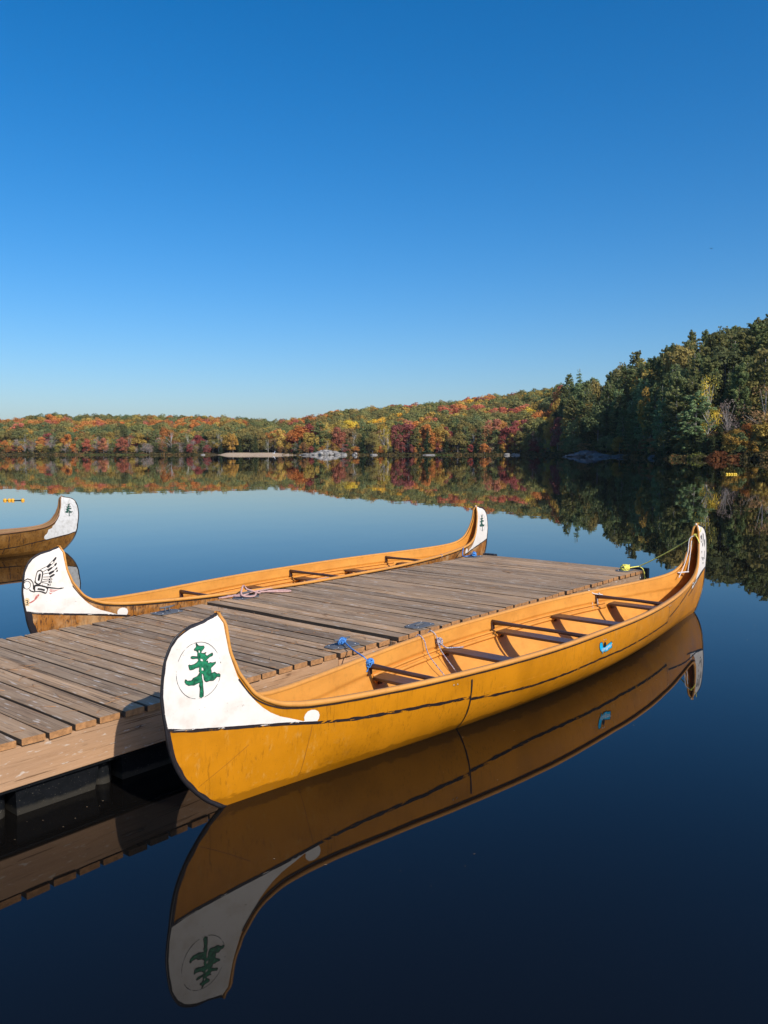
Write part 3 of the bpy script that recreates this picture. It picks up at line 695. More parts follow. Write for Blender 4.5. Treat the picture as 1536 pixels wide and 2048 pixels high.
for (px, dd, w, h, mt, lb) in ((1352, -.5, 2.0, 1.3, 'shrub_red', 'small rust coloured shrub at the water under the light green pine'), (1388, -.8, 3.2, 1.6, 'sedge', 'yellow green shrub overhanging the water right of the light pine'), (1432, -1, 3.4, 1.9, 'shrub_red', 'wide russet shrub at the waterline below the young spruces'),
                               (1470, -.8, 2.4, 1.4, 'shrub_red', 'low red brown shrub left of the yellow shrub on the right shore'), (1500, -.8, 2.3, 2.0, 'under', 'round yellowish shrub at the waterline near the right edge'), (1533, -.5, 2.6, 2.6, 'under', 'tall olive shrub at the very right edge of the shore')):
    p = shore_pt(PU(px), dd); R = np.random.RandomState(px); spt = [((R.uniform(-w, w) * .6, R.uniform(-1, 1), 0), w * .45, h * R.uniform(.6, 1)) for _ in range(8)]
    o = link('shrub', bush_mass('shrub', '', None, spt), M[mt]); o.location = (p.x, p.y, 0); tag(o, lb, 'shrub')

# ------------------------------------------------------------------ canoes
HALF = 3.456
STEM = [(-.10, 1.3), (-.09, .40), (-.05, .12), (0, -.01), (.065, -.105), (.134, -.178), (.207, -.241), (.296, -.294), (.40, -.33), (.496, -.347), (.586, -.364), (.673, -.373), (.768, -.365), (.842, -.350), (.911, -.318), (.956, -.279), (.996, -.2), (1.008, -.12), (1.039, -.024)]
PAIRS = [((-.024, 1.039), (-.024, 1.039)), ((.005, .98), (-.12, 1.008)), ((.010, .93), (-.2, .996)), ((.018, .85), (-.279, .956)), ((.03, .80), (-.318, .911)), ((.045, .764), (-.35, .842)), ((.06, .72), (-.365, .768)), ((.079, .687), (-.373, .673)),
 ((.129, .613), (-.364, .586)), ((.165, .575), (-.347, .496)), ((.22, .54), (-.33, .40)), ((.30, .505), (-.294, .296)), ((.38, .486), (-.241, .207)), ((.47, .472), (-.178, .134)), ((.56, .464), (-.105, .065)), ((.66, .457), (-.01, 0)), ((.78, .452), (.12, -.05)),
 ((.95, .446), (.4, -.09)), ((1.3, .437), (1.1, -.10)), ((2, .432), (2, -.10)), ((2.8, .43), (2.8, -.10)), ((3.456, .43), (3.456, -.10))]
def half_width(s, z):
    """hull half breadth at distance s from the waterline end and height z"""
    if s > HALF: s = 2 * HALF - s
    d = s - table(STEM, z)
    if d <= 0: return 0.
    g_ = math.sin(math.pi / 2 * min(d / 3.5, 1)) ** 1.15
    tt = (z + .10) / .53
    if tt <= 0: return 0.
    T_ = 1 if tt >= 1 else (1 - (1 - tt) ** 2.4) ** .5
    return .515 * T_ * g_ * (1 - .35 * smooth01((z - .45) / .5))
_st = spline([(a[0], a[1], b[0], b[1]) for a, b in PAIRS], 5)
_st = _st + [(2 * HALF - a, b, 2 * HALF - c_, d_) for a, b, c_, d_ in _st[-2::-1]]
def skin(off, zmin=-9, side=1, nv=26, top_drop=0.0, ledge=False):
    V_ = []; F_ = []
    for (ts, tz, bs, bz) in _st:
        for j in range(nv + 1):
            f = (j / nv); f = f ** 1.25 if zmin < -1 else f
            s_ = bs + (ts - bs) * f; z = bz + (tz - top_drop - bz) * f
            o_ = off
            if ledge: mid_ = smooth01((min(s_, 2 * HALF - s_) - .9) / .8); o_ = off + (.010 * smooth01((z - .318) / .012) - .007 * (1 - smooth01((z - .318) / .012)) * mid_)
            y = max(half_width(s_, z) - o_, 0)
            if z < zmin:
                zf = zmin; y = max(half_width(s_, zf) - off, 0) * (f * nv / max(1, nv)) ** .8 if False else max(half_width(s_, zf) - off, 0) * min(1, j / max(1, nv * ((zmin - bz) / max(tz - bz, .01))))
                z = zf
            V_.append((s_ - HALF, -side * y, z))
    n_ = nv + 1
    for i in range(len(_st) - 1):
        for j in range(nv):
            a = i * n_ + j; q = (a, a + n_, a + n_ + 1, a + 1)
            F_.append(q if side > 0 else q[::-1])
    return V_, F_
def place(s_, z, side, off): return Vector((s_ - HALF, -side * (half_width(s_, z) + off), z))
def decal(poly, side=1, off=.0015, holes=(), grid=.03):
    """paint patch that follows the hull"""
    P2 = [Vector(p) for p in poly]; E_ = [(i, (i + 1) % len(P2)) for i in range(len(P2))]
    pts = list(P2)
    xs = [p[0] for p in poly]; zs = [p[1] for p in poly]
    faces_in = [list(range(len(P2)))]
    for h in holes:
        o = len(pts); pts += [Vector(p) for p in h]; E_ += [(o + i, o + (i + 1) % len(h)) for i in range(len(h))]
    def inside(x, z, pl):
        c_ = False; j = len(pl) - 1
        for i in range(len(pl)):
            if (pl[i][1] > z) != (pl[j][1] > z) and x < (pl[j][0] - pl[i][0]) * (z - pl[i][1]) / (pl[j][1] - pl[i][1]) + pl[i][0]: c_ = not c_
            j = i
        return c_
    x = min(xs) + grid * .5
    while x < max(xs):
        z = min(zs) + grid * .5
        while z < max(zs):
            if inside(x, z, poly): pts.append(Vector((x, z)))
            z += grid
        x += grid
    co, ed, fa, *_ = delaunay_2d_cdt(pts, E_, [], 0, 1e-7)
    keep = []
    for f in fa:
        cx = sum(co[i].x for i in f) / len(f); cz = sum(co[i].y for i in f) / len(f)
        if inside(cx, cz, poly) and not any(inside(cx, cz, h) for h in holes): keep.append(tuple(f) if side < 0 else tuple(f)[::-1])
    return [place(c_.x, c_.y, side, off) for c_ in co], keep
def strip(path, w, side=1, off=.002, wob=.2, step=.02, seed=0, close=False):
    """brush line along path in hull coordinates"""
    if close: path = list(path) + [path[0]]
    pts = []
    for a, b in zip(path, path[1:]):
        L = math.hypot(b[0] - a[0], b[1] - a[1]); n_ = max(1, int(L / step))
        for k in range(n_): pts.append((a[0] + (b[0] - a[0]) * k / n_, a[1] + (b[1] - a[1]) * k / n_))
    pts.append(tuple(path[-1])); V_ = []; F_ = []
    for i, p in enumerate(pts):
        a = pts[max(i - 1, 0)]; b = pts[min(i + 1, len(pts) - 1)]; dx, dz = b[0] - a[0], b[1] - a[1]; L = math.hypot(dx, dz) or 1
        nx, nz = -dz / L, dx / L; ww = w * (1 + wob * noise.noise(Vector((i * .35, seed, 0))))
        sh = w * wob * .5 * noise.noise(Vector((i * .2, seed + 9, 0)))
        V_.append(place(p[0] + nx * (ww / 2 + sh), p[1] + nz * (ww / 2 + sh), side, off)); V_.append(place(p[0] - nx * (ww / 2 - sh), p[1] - nz * (ww / 2 - sh), side, off))
    for i in range(len(pts) - 1):
        q = (2 * i, 2 * i + 1, 2 * i + 3, 2 * i + 2); F_.append(q if side > 0 else q[::-1])
    return V_, F_
def mir(path): return [(2 * HALF - a, b) for a, b in path]
SHEER = [(a[0], a[1]) for a in _st]
def rail(side, w=.017, h=.030):
    """rounded gunwale cap swept along the sheer"""
    prof = [(-.55, -1), (-.9, -.5), (-1, .2), (-.7, .8), (0, 1), (.7, .8), (1, .2), (.9, -.6), (.55, -1)]
    V_ = []; F_ = []; n_ = len(prof); pts = [(s_, z) for s_, z in SHEER]
    for i, (s_, z) in enumerate(pts):
        a = pts[max(i - 1, 0)]; b = pts[min(i + 1, len(pts) - 1)]; tx, tz = b[0] - a[0], b[1] - a[1]; L = math.hypot(tx, tz) or 1; nx, nz = -tz / L, tx / L
        k = .55 + .45 * smooth01((min(s_, 2 * HALF - s_) + .02) / .5)
        ya = half_width(s_, z)
        if z > .95: ya = max(ya, .008)
        for (py, pz) in prof:
            yy = ya + (py * w * k) + .002 - (.010 * k if py < 0 else 0)
            V_.append(Vector((s_ + nx * pz * h * .5 * k - HALF, -side * yy, z + nz * pz * h * .5 * k + .004)))
    for i in range(len(pts) - 1):
        for j in range(n_):
            a = i * n_ + j; b = i * n_ + (j + 1) % n_; q = (a, b, b + n_, a + n_); F_.append(q[::-1] if side > 0 else q)
    return V_, F_
STEMZ = [p[1] for p in spline([(s_, z) for z, s_ in STEM if -.04 <= z <= 1.05], 4)]
def stem_tube(r, z1=1.0, z0=-.04, end=0):
    P = [(s_, z) for z, s_ in STEM if z0 <= z <= z1 + .05]
    P = spline(P, 4)
    pts = [Vector(((s_ if end == 0 else 2 * HALF - s_) - HALF, 0, z)) for s_, z in P]
    return tube(pts, r, 8)
WHITE = [(-.338, .497), (-.152, .463), (-.037, .443), (.098, .423), (.222, .404), (.35, .388), (.45, .371), (.531, .353), (.546, .373), (.549, .395), (.540, .417), (.518, .430), (.496, .434), (.472, .430), (.455, .415), (.449, .400), (.453, .381), (.445, .379), (.382, .405), (.299, .437), (.240, .470), (.19, .51), (.155, .545), (.120, .590), (.075, .650), (.052, .702), (.030, .773), (.012, .836), (.000, .93), (-.004, .985), (-.024, 1.025), (-.12, 1.000), (-.2, .988), (-.272, .950), (-.311, .906), (-.343, .84), (-.358, .768), (-.366, .673), (-.357, .586)]
UNDER = [(-.345, .5), (-.223, .472), (-.081, .449), (.067, .427), (.222, .405), (.383, .379), (.553, .349), (.685, .331), (.763, .323)]
STRIPE = [(.763, .323), (.9, .31), (1.084, .299), (1.319, .287), (1.489, .272), (1.742, .258)]
STRIPE2 = [(1.76, .245), (2.112, .212), (2.486, .193), (2.953, .192), (3.42, .2), (3.9, .195), (4.4, .205), (5.19, .214)]
STRIPE3 = [(5.20, .262), (5.535, .307), (6.046, .375), (6.373, .405), (6.75, .43), (7.26, .50)]
TREE = [(-.172,.91),(-.168,.904),(-.161,.894),(-.146,.89),(-.13,.888),(-.127,.881),(-.132,.874),(-.144,.864),(-.148,.857),(-.143,.853),(-.131,.851),(-.12,.854),(-.119,.852),(-.126,.846),(-.12,.837),(-.112,.836),(-.101,.841),(-.085,.846),(-.081,.839),(-.085,.831),(-.1,.828),(-.111,.821),(-.122,.813),(-.123,.808),(-.114,.811),(-.112,.804),(-.111,.796),(-.099,.799),(-.088,.795),(-.075,.796),(-.068,.797),(-.069,.79),(-.082,.781),(-.095,.773),(-.099,.765),(-.096,.756),(-.096,.744),(-.085,.745),(-.077,.746),(-.066,.735),(-.053,.734),(-.046,.725),(-.049,.716),(-.064,.72),(-.079,.709),(-.088,.704),(-.109,.707),(-.126,.704),(-.134,.709),(-.139,.721),(-.14,.739),(-.144,.749),(-.15,.75),(-.151,.732),(-.149,.718),(-.146,.707),(-.147,.688),(-.146,.67),(-.145,.653),(-.146,.634),(-.16,.629),(-.167,.636),(-.164,.663),(-.163,.681),(-.168,.692),(-.164,.705),(-.167,.708),(-.179,.705),(-.195,.7),(-.21,.703),(-.225,.704),(-.239,.714),(-.245,.726),(-.242,.737),(-.237,.735),(-.231,.728),(-.209,.726),(-.198,.736),(-.177,.741),(-.169,.748),(-.16,.759),(-.164,.763),(-.161,.786),(-.181,.785),(-.196,.78),(-.212,.78),(-.217,.786),(-.221,.806),(-.216,.807),(-.209,.803),(-.189,.805),(-.174,.811),(-.164,.822),(-.168,.831),(-.18,.833),(-.194,.833),(-.206,.838),(-.206,.846),(-.2,.847),(-.17,.841),(-.168,.852),(-.167,.862),(-.173,.872),(-.184,.875),(-.185,.881),(-.177,.886),(-.172,.894),(-.174,.905)]
THOLES = [[(-.161,.87),(-.154,.869),(-.153,.858),(-.16,.858)],[(-.153,.827),(-.142,.823),(-.138,.811),(-.152,.816)],[(-.149,.781),(-.141,.779),(-.138,.765),(-.15,.767)]]
ELL = [(-.164 + .126 * math.cos(a), .769 + .143 * math.sin(a)) for a in [i * math.pi / 18 for i in range(36)]]
def emblem(parent, side, flip=False, worn=False, k=1.0, cx=-.164, scale=1.0):
    tf = lambda P: [((2 * HALF - (-.164 + (a + .164) * scale)) if flip else (-.164 + (a + .164) * scale), .769 + (b - .769) * scale) for a, b in P]
    e = link('pine_tree_emblem', mesh('pine_tree_emblem', *decal(tf(TREE), side, .0034, [tf(h) for h in THOLES], .012)), M['green_dark'] if worn else M['green_paint'], parent)
    v_, f_ = strip(tf(TREE), .0032, side, .0040, .4, .01, 3, True)
    link('emblem_outline', mesh('emblem_outline', v_, f_), M['black_edge'], e)
    v_, f_ = strip(tf(ELL), .0026, side, .0032, .5, .01, 5, True)
    link('emblem_ring', mesh('emblem_ring', v_, f_), M['grey_line'] if worn else M['ring'], e)
def canoe(label, skin_m, inner_m, rail_m, white_m, loc, dirv, group='long curled canoes moored at the dock'):
    rt = empty('canoe', loc, math.atan2(dirv[1], dirv[0])); tag(rt, label, 'canoe', group)
    v_, f_ = merge([skin(0, side=1), skin(0, side=-1)]); h = link('hull', mesh('hull', v_, f_), M[skin_m], rt)
    v_, f_ = merge([skin(.014, .03, 1, 44, .004, True), skin(.014, .03, -1, 44, .004, True)]); f_ = [q[::-1] for q in f_]
    link('inner_hull', mesh('inner_hull', v_, f_), M[inner_m], rt)
    for sd_ in (1, -1):
        gw = link('gunwale', mesh('gunwale', *rail(sd_)), M[rail_m], rt)
        P = [(a, b) for a, b in SHEER if .12 < a < 2 * HALF - .12 or True]
        low = []
        for i, (a, b) in enumerate(SHEER):
            p = SHEER[max(i - 1, 0)]; q = SHEER[min(i + 1, len(SHEER) - 1)]; dx, dz = q[0] - p[0], q[1] - p[1]; L = math.hypot(dx, dz) or 1
            low.append((a + dz / L * .019, b - dx / L * .019))
        link('under_rail_line', mesh('under_rail_line', *strip([q_ for q_ in low if q_[1] < .69], .008, sd_, .0045, .3, .03)), M['rail_line'], gw)  # thin dark line drawn on the hull just below the gunwale
        for zz, rr in ((.300, .010), (.262, .014)):
            st_ = [place(s_, zz, sd_, -.010 - rr * .3) for s_ in [1.62 + .08 * i for i in range(47)]]
            link('inner_stringer', mesh('inner_stringer', *tube(st_, rr, 6)), M[inner_m], rt)
    for e_ in (0, 1): link('stem_band', mesh('stem_band', *stem_tube([.0045 + .0055 * smooth01((.75 - z_) / .4) for z_ in STEMZ], end=e_)), M['black_solid'], rt)
    # cap where the two gunwales meet
    for e_ in (0, 1):
        sx_ = 1 if e_ == 0 else -1
        pts = [Vector((sx_ * (-.026 - HALF), 0, 1.005)), Vector((sx_ * (-.023 - HALF), 0, 1.026)), Vector((sx_ * (-.012 - HALF), 0, 1.033)), Vector((sx_ * (-.002 - HALF), 0, 1.02))]
        link('stem_tip', mesh('stem_tip', *tube(pts, [.006, .0085, .009, .008], 8)), M[white_m], rt)
    for i_, s_ in enumerate((1.56, 3.36, 5.15)):
        w_ = half_width(s_, .385) - .016
        P = [Vector((s_ - HALF + .004 * math.sin(k * 1.3 + i_), w_ * (1 - 2 * k / 8), .385 + .006 * math.sin(math.pi * k / 8))) for k in range(9)]
        R_ = [.024, .019, .016, .0155, .0155, .0155, .016, .019, .024]
        th = link('thwart', mesh('thwart', *tube(P, R_, 10)), M['seat_wood'], rt)
        for sy in (-1, 1): part_box('bracket', (s_ - HALF, sy * (w_ - .016), .358), (.045, .016, .07), M['seat_wood'], th, .003)
    for s_ in (1.68, 2.64, 3.50, 4.42, 5.40):
        w_ = half_width(s_, .285) - .018
        bm = bmesh.new(); box_bm(bm, (0, 0, 0), (.15, 2 * w_, .022), .004)
        for v in bm.verts: v.co.y *= 1 + (-.03 if v.co.x < 0 and s_ < HALF else 0)
        o = link('seat', bm_mesh('seat', bm), M['seat_wood'], rt); o.location = (s_ - HALF, 0, .285)
        for sy in (-1, 1): part_box('seat_bracket', (0, sy * (w_ - .012), -.03), (.03, .02, .045), M['seat_wood'], o)
    return rt
def paint(rt, ends, white_m='white_paint', line='black_line', curl=True):
    for e_ in ends:
        T_ = (lambda p: p) if e_ == 0 else mir
        for sd_ in (1, -1):
            sgn = sd_ if e_ == 0 else sd_
            v_, f_ = decal(T_(WHITE), sd_, .0018)
            if e_ == 1: f_ = [q[::-1] for q in f_] if False else f_
            link('white_end_paint', mesh('white_end_paint', v_, f_), M[white_m], rt)
            link('border_line', mesh('border_line', *strip(T_(UNDER), .017, sd_, .0026, .35, .02, sd_ + e_)), M[line], rt)
            edge = T_([(a + .005, z - (.005 if z > .93 else 0)) for z, a in STEM if z >= .45]); low_ = T_([(a + .009, z) for z, a in STEM if -.05 <= z <= .5])
            link('stem_edge_paint', mesh('stem_edge_paint', *strip(edge, .010, sd_, .0030, .6, .02, 7)), M['black_edge'], rt)
            link('stem_edge_paint', mesh('stem_edge_paint', *strip(low_, .018, sd_, .0032, .5, .02, 7)), M['black_edge'], rt)
dN = (.6441, .7649)
c1 = canoe('yellow ochre voyageur canoe with black brush stripes, moored on the right side of the dock', 'hull_yellow', 'inner_orange', 'rail_orange', 'white_paint', (-.8477 + dN[0] * HALF, 4.2509 + dN[1] * HALF, 0), dN)
paint(c1, (0, 1))
for sd_ in (1, -1):
    for k_, (P_, w_) in enumerate(((STRIPE, .020), (STRIPE2, .018), (STRIPE3, .015))):
        link('side_stripe', mesh('side_stripe', *strip(P_, w_, sd_, .0022, .5, .02, k_ * 5)), M['black_line'], c1)
    link('side_stripe', mesh('side_stripe', *strip([(1.735, .385), (1.748, .267), (1.765, .176), (1.783, .091), (1.80, .02), (1.815, -.03)], .012, sd_, .0030, .3)), M['black_solid'], c1)
    link('side_stripe', mesh('side_stripe', *strip([(5.09, .395), (5.12, .32), (5.16, .23)], .008, sd_, .0030, .3)), M['black_line'], c1)
    link('seam', mesh('seam', *strip([(.506, .344), (.487, .201), (.483, .079), (.475, -.02)], .004, sd_, .001, .3)), M['seam_line'], c1)
    link('scratch', mesh('scratch', *strip([(.116, .32), (.001, .247), (-.085, .198), (-.163, .156)], .003, sd_, .001, .3)), M['seam_line'], c1)
    for s_, z_ in ((1.571, .377), (1.604, .376), (3.45, .360), (3.482, .361), (5.087, .387), (5.139, .387)):
        p = place(s_, z_, sd_, .002); bm = bmesh.new(); bmesh.ops.create_uvsphere(bm, u_segments=8, v_segments=5, radius=.0055)
        o = link('rivet', bm_mesh('rivet', bm, True), M['bolt'], c1); o.location = p; o.scale = (1, .5, 1)
emblem(c1, 1); emblem(c1, -1)
# blue script sticker
LA = [(3.354,.355),(3.378,.360),(3.405,.352),(3.423,.324),(3.443,.299),(3.465,.300),(3.498,.308),(3.535,.312),(3.548,.318),(3.579,.322),(3.611,.328),(3.635,.285),(3.645,.262),(3.628,.262),(3.592,.256),(3.56,.246),(3.521,.246),(3.525,.247),(3.502,.243),(3.478,.264),(3.468,.254),(3.452,.235),(3.432,.262),(3.404,.270),(3.376,.293),(3.356,.321)]
LA = [(3.49 + (a_ - 3.49) * .86, .298 + (b_ - .298) * .9) for a_, b_ in LA]
stk = link('logo_sticker', mesh('logo_sticker', *decal(LA, 1, .0030, (), .02)), M['cyan_sticker'], c1)
link('logo_edge', mesh('logo_edge', *strip(LA, .0045, 1, .0036, .3, .01, 2, True)), M['black_edge'], stk)
link('logo_feather', mesh('logo_feather', *decal([(3.451,.303),(3.449,.33),(3.464,.346),(3.488,.328),(3.498,.302),(3.478,.294)], 1, .0042, (), .02)), M['black_solid'], stk)
def text_on_hull(txt, s0, z0, size, slope, mat, parent, side=1, off=.0042, name='logo_lettering', shear=.25, x_scale=1.0):
    cu = bpy.data.curves.new(name, 'FONT'); cu.body = txt; cu.size = size; cu.shear = shear; cu.resolution_u = 3; cu.align_x = 'CENTER'
    to = bpy.data.objects.new(name, cu); col.objects.link(to); dg = bpy.context.evaluated_depsgraph_get(); me = bpy.data.meshes.new_from_object(to.evaluated_get(dg)); bpy.data.objects.remove(to)
    for v in me.vertices:
        x, y = v.co.x * x_scale, v.co.y; p = place(s0 + x, z0 + y + slope * x, side, off); v.co = p
    me.materials.clear(); return link(name, me, mat, parent)
text_on_hull('Voyageur', 3.515, .272, .050, .12, M['plastic_white'], stk)
# small face and script on the far end, right side
NS = [(-.02,.85),(.05,.82)]
for P_ in ([(7.00,.885),(7.06,.905),(7.075,.87),(7.02,.86)], [(7.09,.80),(7.13,.81),(7.12,.77),(7.08,.76)], [(7.12,.92),(7.16,.90),(7.15,.83),(7.13,.80),(7.12,.85)], [(7.19,.83),(7.23,.84),(7.225,.77),(7.19,.74)], [(7.02,.71),(7.06,.715),(7.05,.68)], [(7.02,.645),(7.05,.65),(7.04,.62)], [(7.08,.635),(7.15,.63),(7.13,.59),(7.09,.60)], [(7.08,.57),(7.15,.575),(7.13,.55)], [(7.19,.70),(7.21,.70),(7.215,.60),(7.195,.60)]):
    link('face_marking', mesh('face_marking', *decal([(a_ - .02, b_) for a_, b_ in P_], 1, .0032, (), .02)), M['black_solid'], c1)
ring = [(7.025 + .03 * math.cos(a), .838 + .022 * math.sin(a)) for a in [i * math.pi / 6 for i in range(12)]]
link('face_marking', mesh('face_marking', *strip(ring, .010, 1, .0032, .2, .01, 1, True)), M['black_solid'], c1)

# left canoe with the bird
dL = (.61535, .78826)
c2 = canoe('brown bark-painted canoe with a black bird on its white bow, moored left of the dock', 'hull_brown', 'inner_orange', 'rail_orange', 'white_paint', (-2.8476 + dL[0] * HALF, 7.2677 + dL[1] * HALF, 0), dL)
paint(c2, (0, 1)); emblem(c2, 1, flip=True, worn=True, scale=.92); emblem(c2, -1, flip=True, scale=.92)
for sd_ in (1, -1):
    link('side_stripe', mesh('side_stripe', *strip([(.7, .33), (1.3, .29), (2.2, .21), (3.4, .2), (4.6, .21), (5.6, .29), (6.2, .34)], .014, sd_, .0022, .5)), M['black_line'], c2)
    link('stem_edge_paint', mesh('stem_edge_paint', *strip([(-.325, .49), (-.305, .40), (-.268, .296), (-.215, .207), (-.15, .13), (-.07, .06)], .048, sd_, .0036, .3)), M['black_edge'], c2)
bird = {}
BO = [(-.216,.853),(-.197,.845),(-.188,.829),(-.19,.804),(-.201,.759),(-.212,.732),(-.227,.724),(-.252,.73),(-.268,.751),(-.254,.802),(-.244,.835),(-.234,.848)]
BI = [(-.216,.843),(-.201,.835),(-.198,.821),(-.206,.775),(-.217,.742),(-.236,.735),(-.253,.749),(-.256,.765),(-.245,.81),(-.234,.837)]
BC = [(-.219,.823),(-.208,.817),(-.212,.794),(-.223,.761),(-.235,.758),(-.239,.766),(-.23,.808)]
DO = [(-.277,.724),(-.257,.729),(-.221,.724),(-.177,.709),(-.15,.697),(-.152,.682),(-.167,.646),(-.18,.639),(-.209,.655),(-.233,.664),(-.269,.667),(-.277,.69)]
DI = [(-.258,.714),(-.222,.711),(-.177,.694),(-.163,.68),(-.165,.67),(-.174,.65),(-.202,.665),(-.227,.673),(-.262,.674),(-.263,.697)]
DC = [(-.241,.698),(-.213,.692),(-.181,.68),(-.182,.669),(-.187,.665),(-.22,.678),(-.246,.683)]
TAIL = [(-.171,.705),(-.123,.692),(-.074,.679),(-.055,.677),(-.043,.679),(-.013,.675),(-.047,.666),(-.087,.673),(-.129,.68),(-.159,.689)]
FEA = [[(-.154,.877),(-.119,.895),(-.113,.887),(-.144,.863)],[(-.099,.92),(-.072,.948),(-.065,.949),(-.07,.933),(-.091,.913)],[(-.149,.847),(-.111,.866),(-.108,.858),(-.144,.834)],[(-.087,.884),(-.068,.9),(-.067,.892),(-.079,.874)],[(-.141,.818),(-.1,.835),(-.094,.825),(-.134,.803)],[(-.081,.847),(-.065,.86),(-.065,.851),(-.077,.841)],[(-.135,.787),(-.097,.804),(-.09,.797),(-.13,.776)],[(-.074,.827),(-.062,.838),(-.062,.828),(-.073,.82)],[(-.142,.766),(-.135,.767),(-.134,.754),(-.142,.755)],[(-.146,.745),(-.137,.745),(-.137,.733),(-.146,.734)],[(-.156,.721),(-.148,.722),(-.149,.711),(-.157,.712)]]
THIN = [[(-.211,.854),(-.154,.877),(-.072,.944)],[(-.188,.835),(-.15,.85)],[(-.19,.813),(-.143,.818)],[(-.191,.787),(-.135,.784)],[(-.194,.767),(-.142,.765)],[(-.202,.749),(-.147,.751)],[(-.208,.744),(-.155,.726)],[(-.144,.863),(-.084,.909)],[(-.144,.834),(-.072,.886)],[(-.134,.803),(-.069,.854)],[(-.133,.767),(-.115,.765),(-.115,.756),(-.134,.754)],[(-.136,.745),(-.119,.743),(-.12,.733),(-.137,.733)],[(-.148,.722),(-.13,.72),(-.131,.709),(-.149,.711)]]
THICK = [[(-.36,.752),(-.35,.775),(-.324,.786),(-.298,.776),(-.281,.752),(-.277,.733),(-.278,.69)],[(-.313,.694),(-.299,.678),(-.269,.667)],[(-.36,.752),(-.358,.721),(-.351,.706)]]
RED = [[(-.142,.676),(-.103,.665),(-.056,.663),(-.087,.658),(-.133,.664)],[(-.148,.668),(-.119,.653),(-.084,.655),(-.109,.647),(-.133,.651)],[(-.152,.65),(-.133,.642),(-.119,.64),(-.137,.631)],[(-.318,.58),(-.277,.598),(-.259,.632),(-.233,.646),(-.231,.634),(-.256,.603),(-.281,.585),(-.31,.571)]]
em = link('bird_emblem', mesh('bird_emblem', *merge([decal(BO, 1, .0036, [BI], .02), decal(BC, 1, .0036, (), .02), decal(DO, 1, .0036, [DI], .02), decal(DC, 1, .0036, (), .02), decal(TAIL, 1, .0038, (), .02)])), M['black_solid'], c2)
for P_ in FEA: link('feather_outline', mesh('feather_outline', *strip(P_, .006, 1, .0037, .2, .01, 0, True)), M['black_solid'], em)
for P_ in FEA: link('feather_mark', mesh('feather_mark', *decal(P_, 1, .0038, (), .02)), M['black_solid'], em)
link('thin_lines', mesh('thin_lines', *merge([strip(P_, .0046, 1, .0036, .2, .02) for P_ in THIN] + [strip(P_, .0088, 1, .0036, .2, .02) for P_ in THICK] + [strip([(-.330 + .030 * math.cos(a), .733 + .034 * math.sin(a)) for a in [i * math.pi / 9 for i in range(18)]], .0048, 1, .0036, .2, .01, 0, True)])), M['black_solid'], em)
for P_ in RED: link('red_mark', mesh('red_mark', *decal(P_, 1, .0034, (), .02)), M['red_faded'], em)
pb = link('number_patch', mesh('number_patch', *decal([(-.356,.612),(-.336,.624),(-.313,.612),(-.314,.586),(-.318,.552),(-.350,.556)], 1, .0026, (), .02)), M['yellow_patch'], c2)
text_on_hull('3', -.335, .562, .062, 0, M['black_solid'], pb, 1, .0040, 'number', 0, 1.1)

# dark canoe out on the lake
d3 = (.6441, .7649)
c3 = canoe('weathered olive brown canoe floating away from the dock at the left edge', 'hull_dark', 'inner_brown', 'rail_brown', 'old_white_paint', (-10.544 + d3[0] * HALF, 10.271 + d3[1] * HALF, 0), d3)
TW = [(7.235, .36), (7.19, .345), (7.12, .328), (7.046, .312), (6.914, .298), (6.72, .272), (6.56, .25), (6.52, .262), (6.508, .30), (6.53, .335), (6.56, .352), (6.585, .385), (6.60, .43), (6.68, .455)] + [(6.912 - a, b) for a, b in [(.22, .49), (.17, .52), (.120, .590), (.075, .650), (.052, .702), (.030, .773), (.012, .836), (.000, .93), (-.004, .985), (-.024, 1.025), (-.12, 1.000), (-.2, .988), (-.272, .950), (-.311, .906), (-.343, .84), (-.358, .768), (-.366, .673), (-.357, .586), (-.342, .47)]]
for sd_ in (1, -1):
    for mm in (lambda p: p, mir):
        link('white_end_paint', mesh('white_end_paint', *decal(mm(TW), sd_, .0018)), M['old_white_paint'], c3)
        link('border_line', mesh('border_line', *strip(mm([(5.6, .16), (5.913, .17), (6.203, .205), (6.53, .24), (6.742, .262), (7.045, .302), (7.21, .345)]), .015, sd_, .0026, .4)), M['black_line'], c3)
        link('stem_edge_paint', mesh('stem_edge_paint', *strip(mm(mir([(a + .008, z) for z, a in STEM if -.05 <= z < .95])), .016, sd_, .003, .5)), M['black_edge'], c3)
        for P_ in ([(5.788, .38), (5.788, .17)], [(6.065, .32), (6.075, .22)], [(6.264, .22), (6.254, .14)], [(5.714, .16), (5.691, .07)], [(5.1, .38), (5.12, .1)]):
            link('side_stripe', mesh('side_stripe', *strip(mm(P_), .012, sd_, .0024, .4)), M['black_line'], c3)
    link('side_stripe', mesh('side_stripe', *strip([(1.3, .18), (2.5, .17), (3.4, .17), (4.5, .17), (5.6, .18)], .013, sd_, .0022, .5)), M['black_line'], c3)
emblem(c3, 1, flip=True, worn=True, scale=.85)

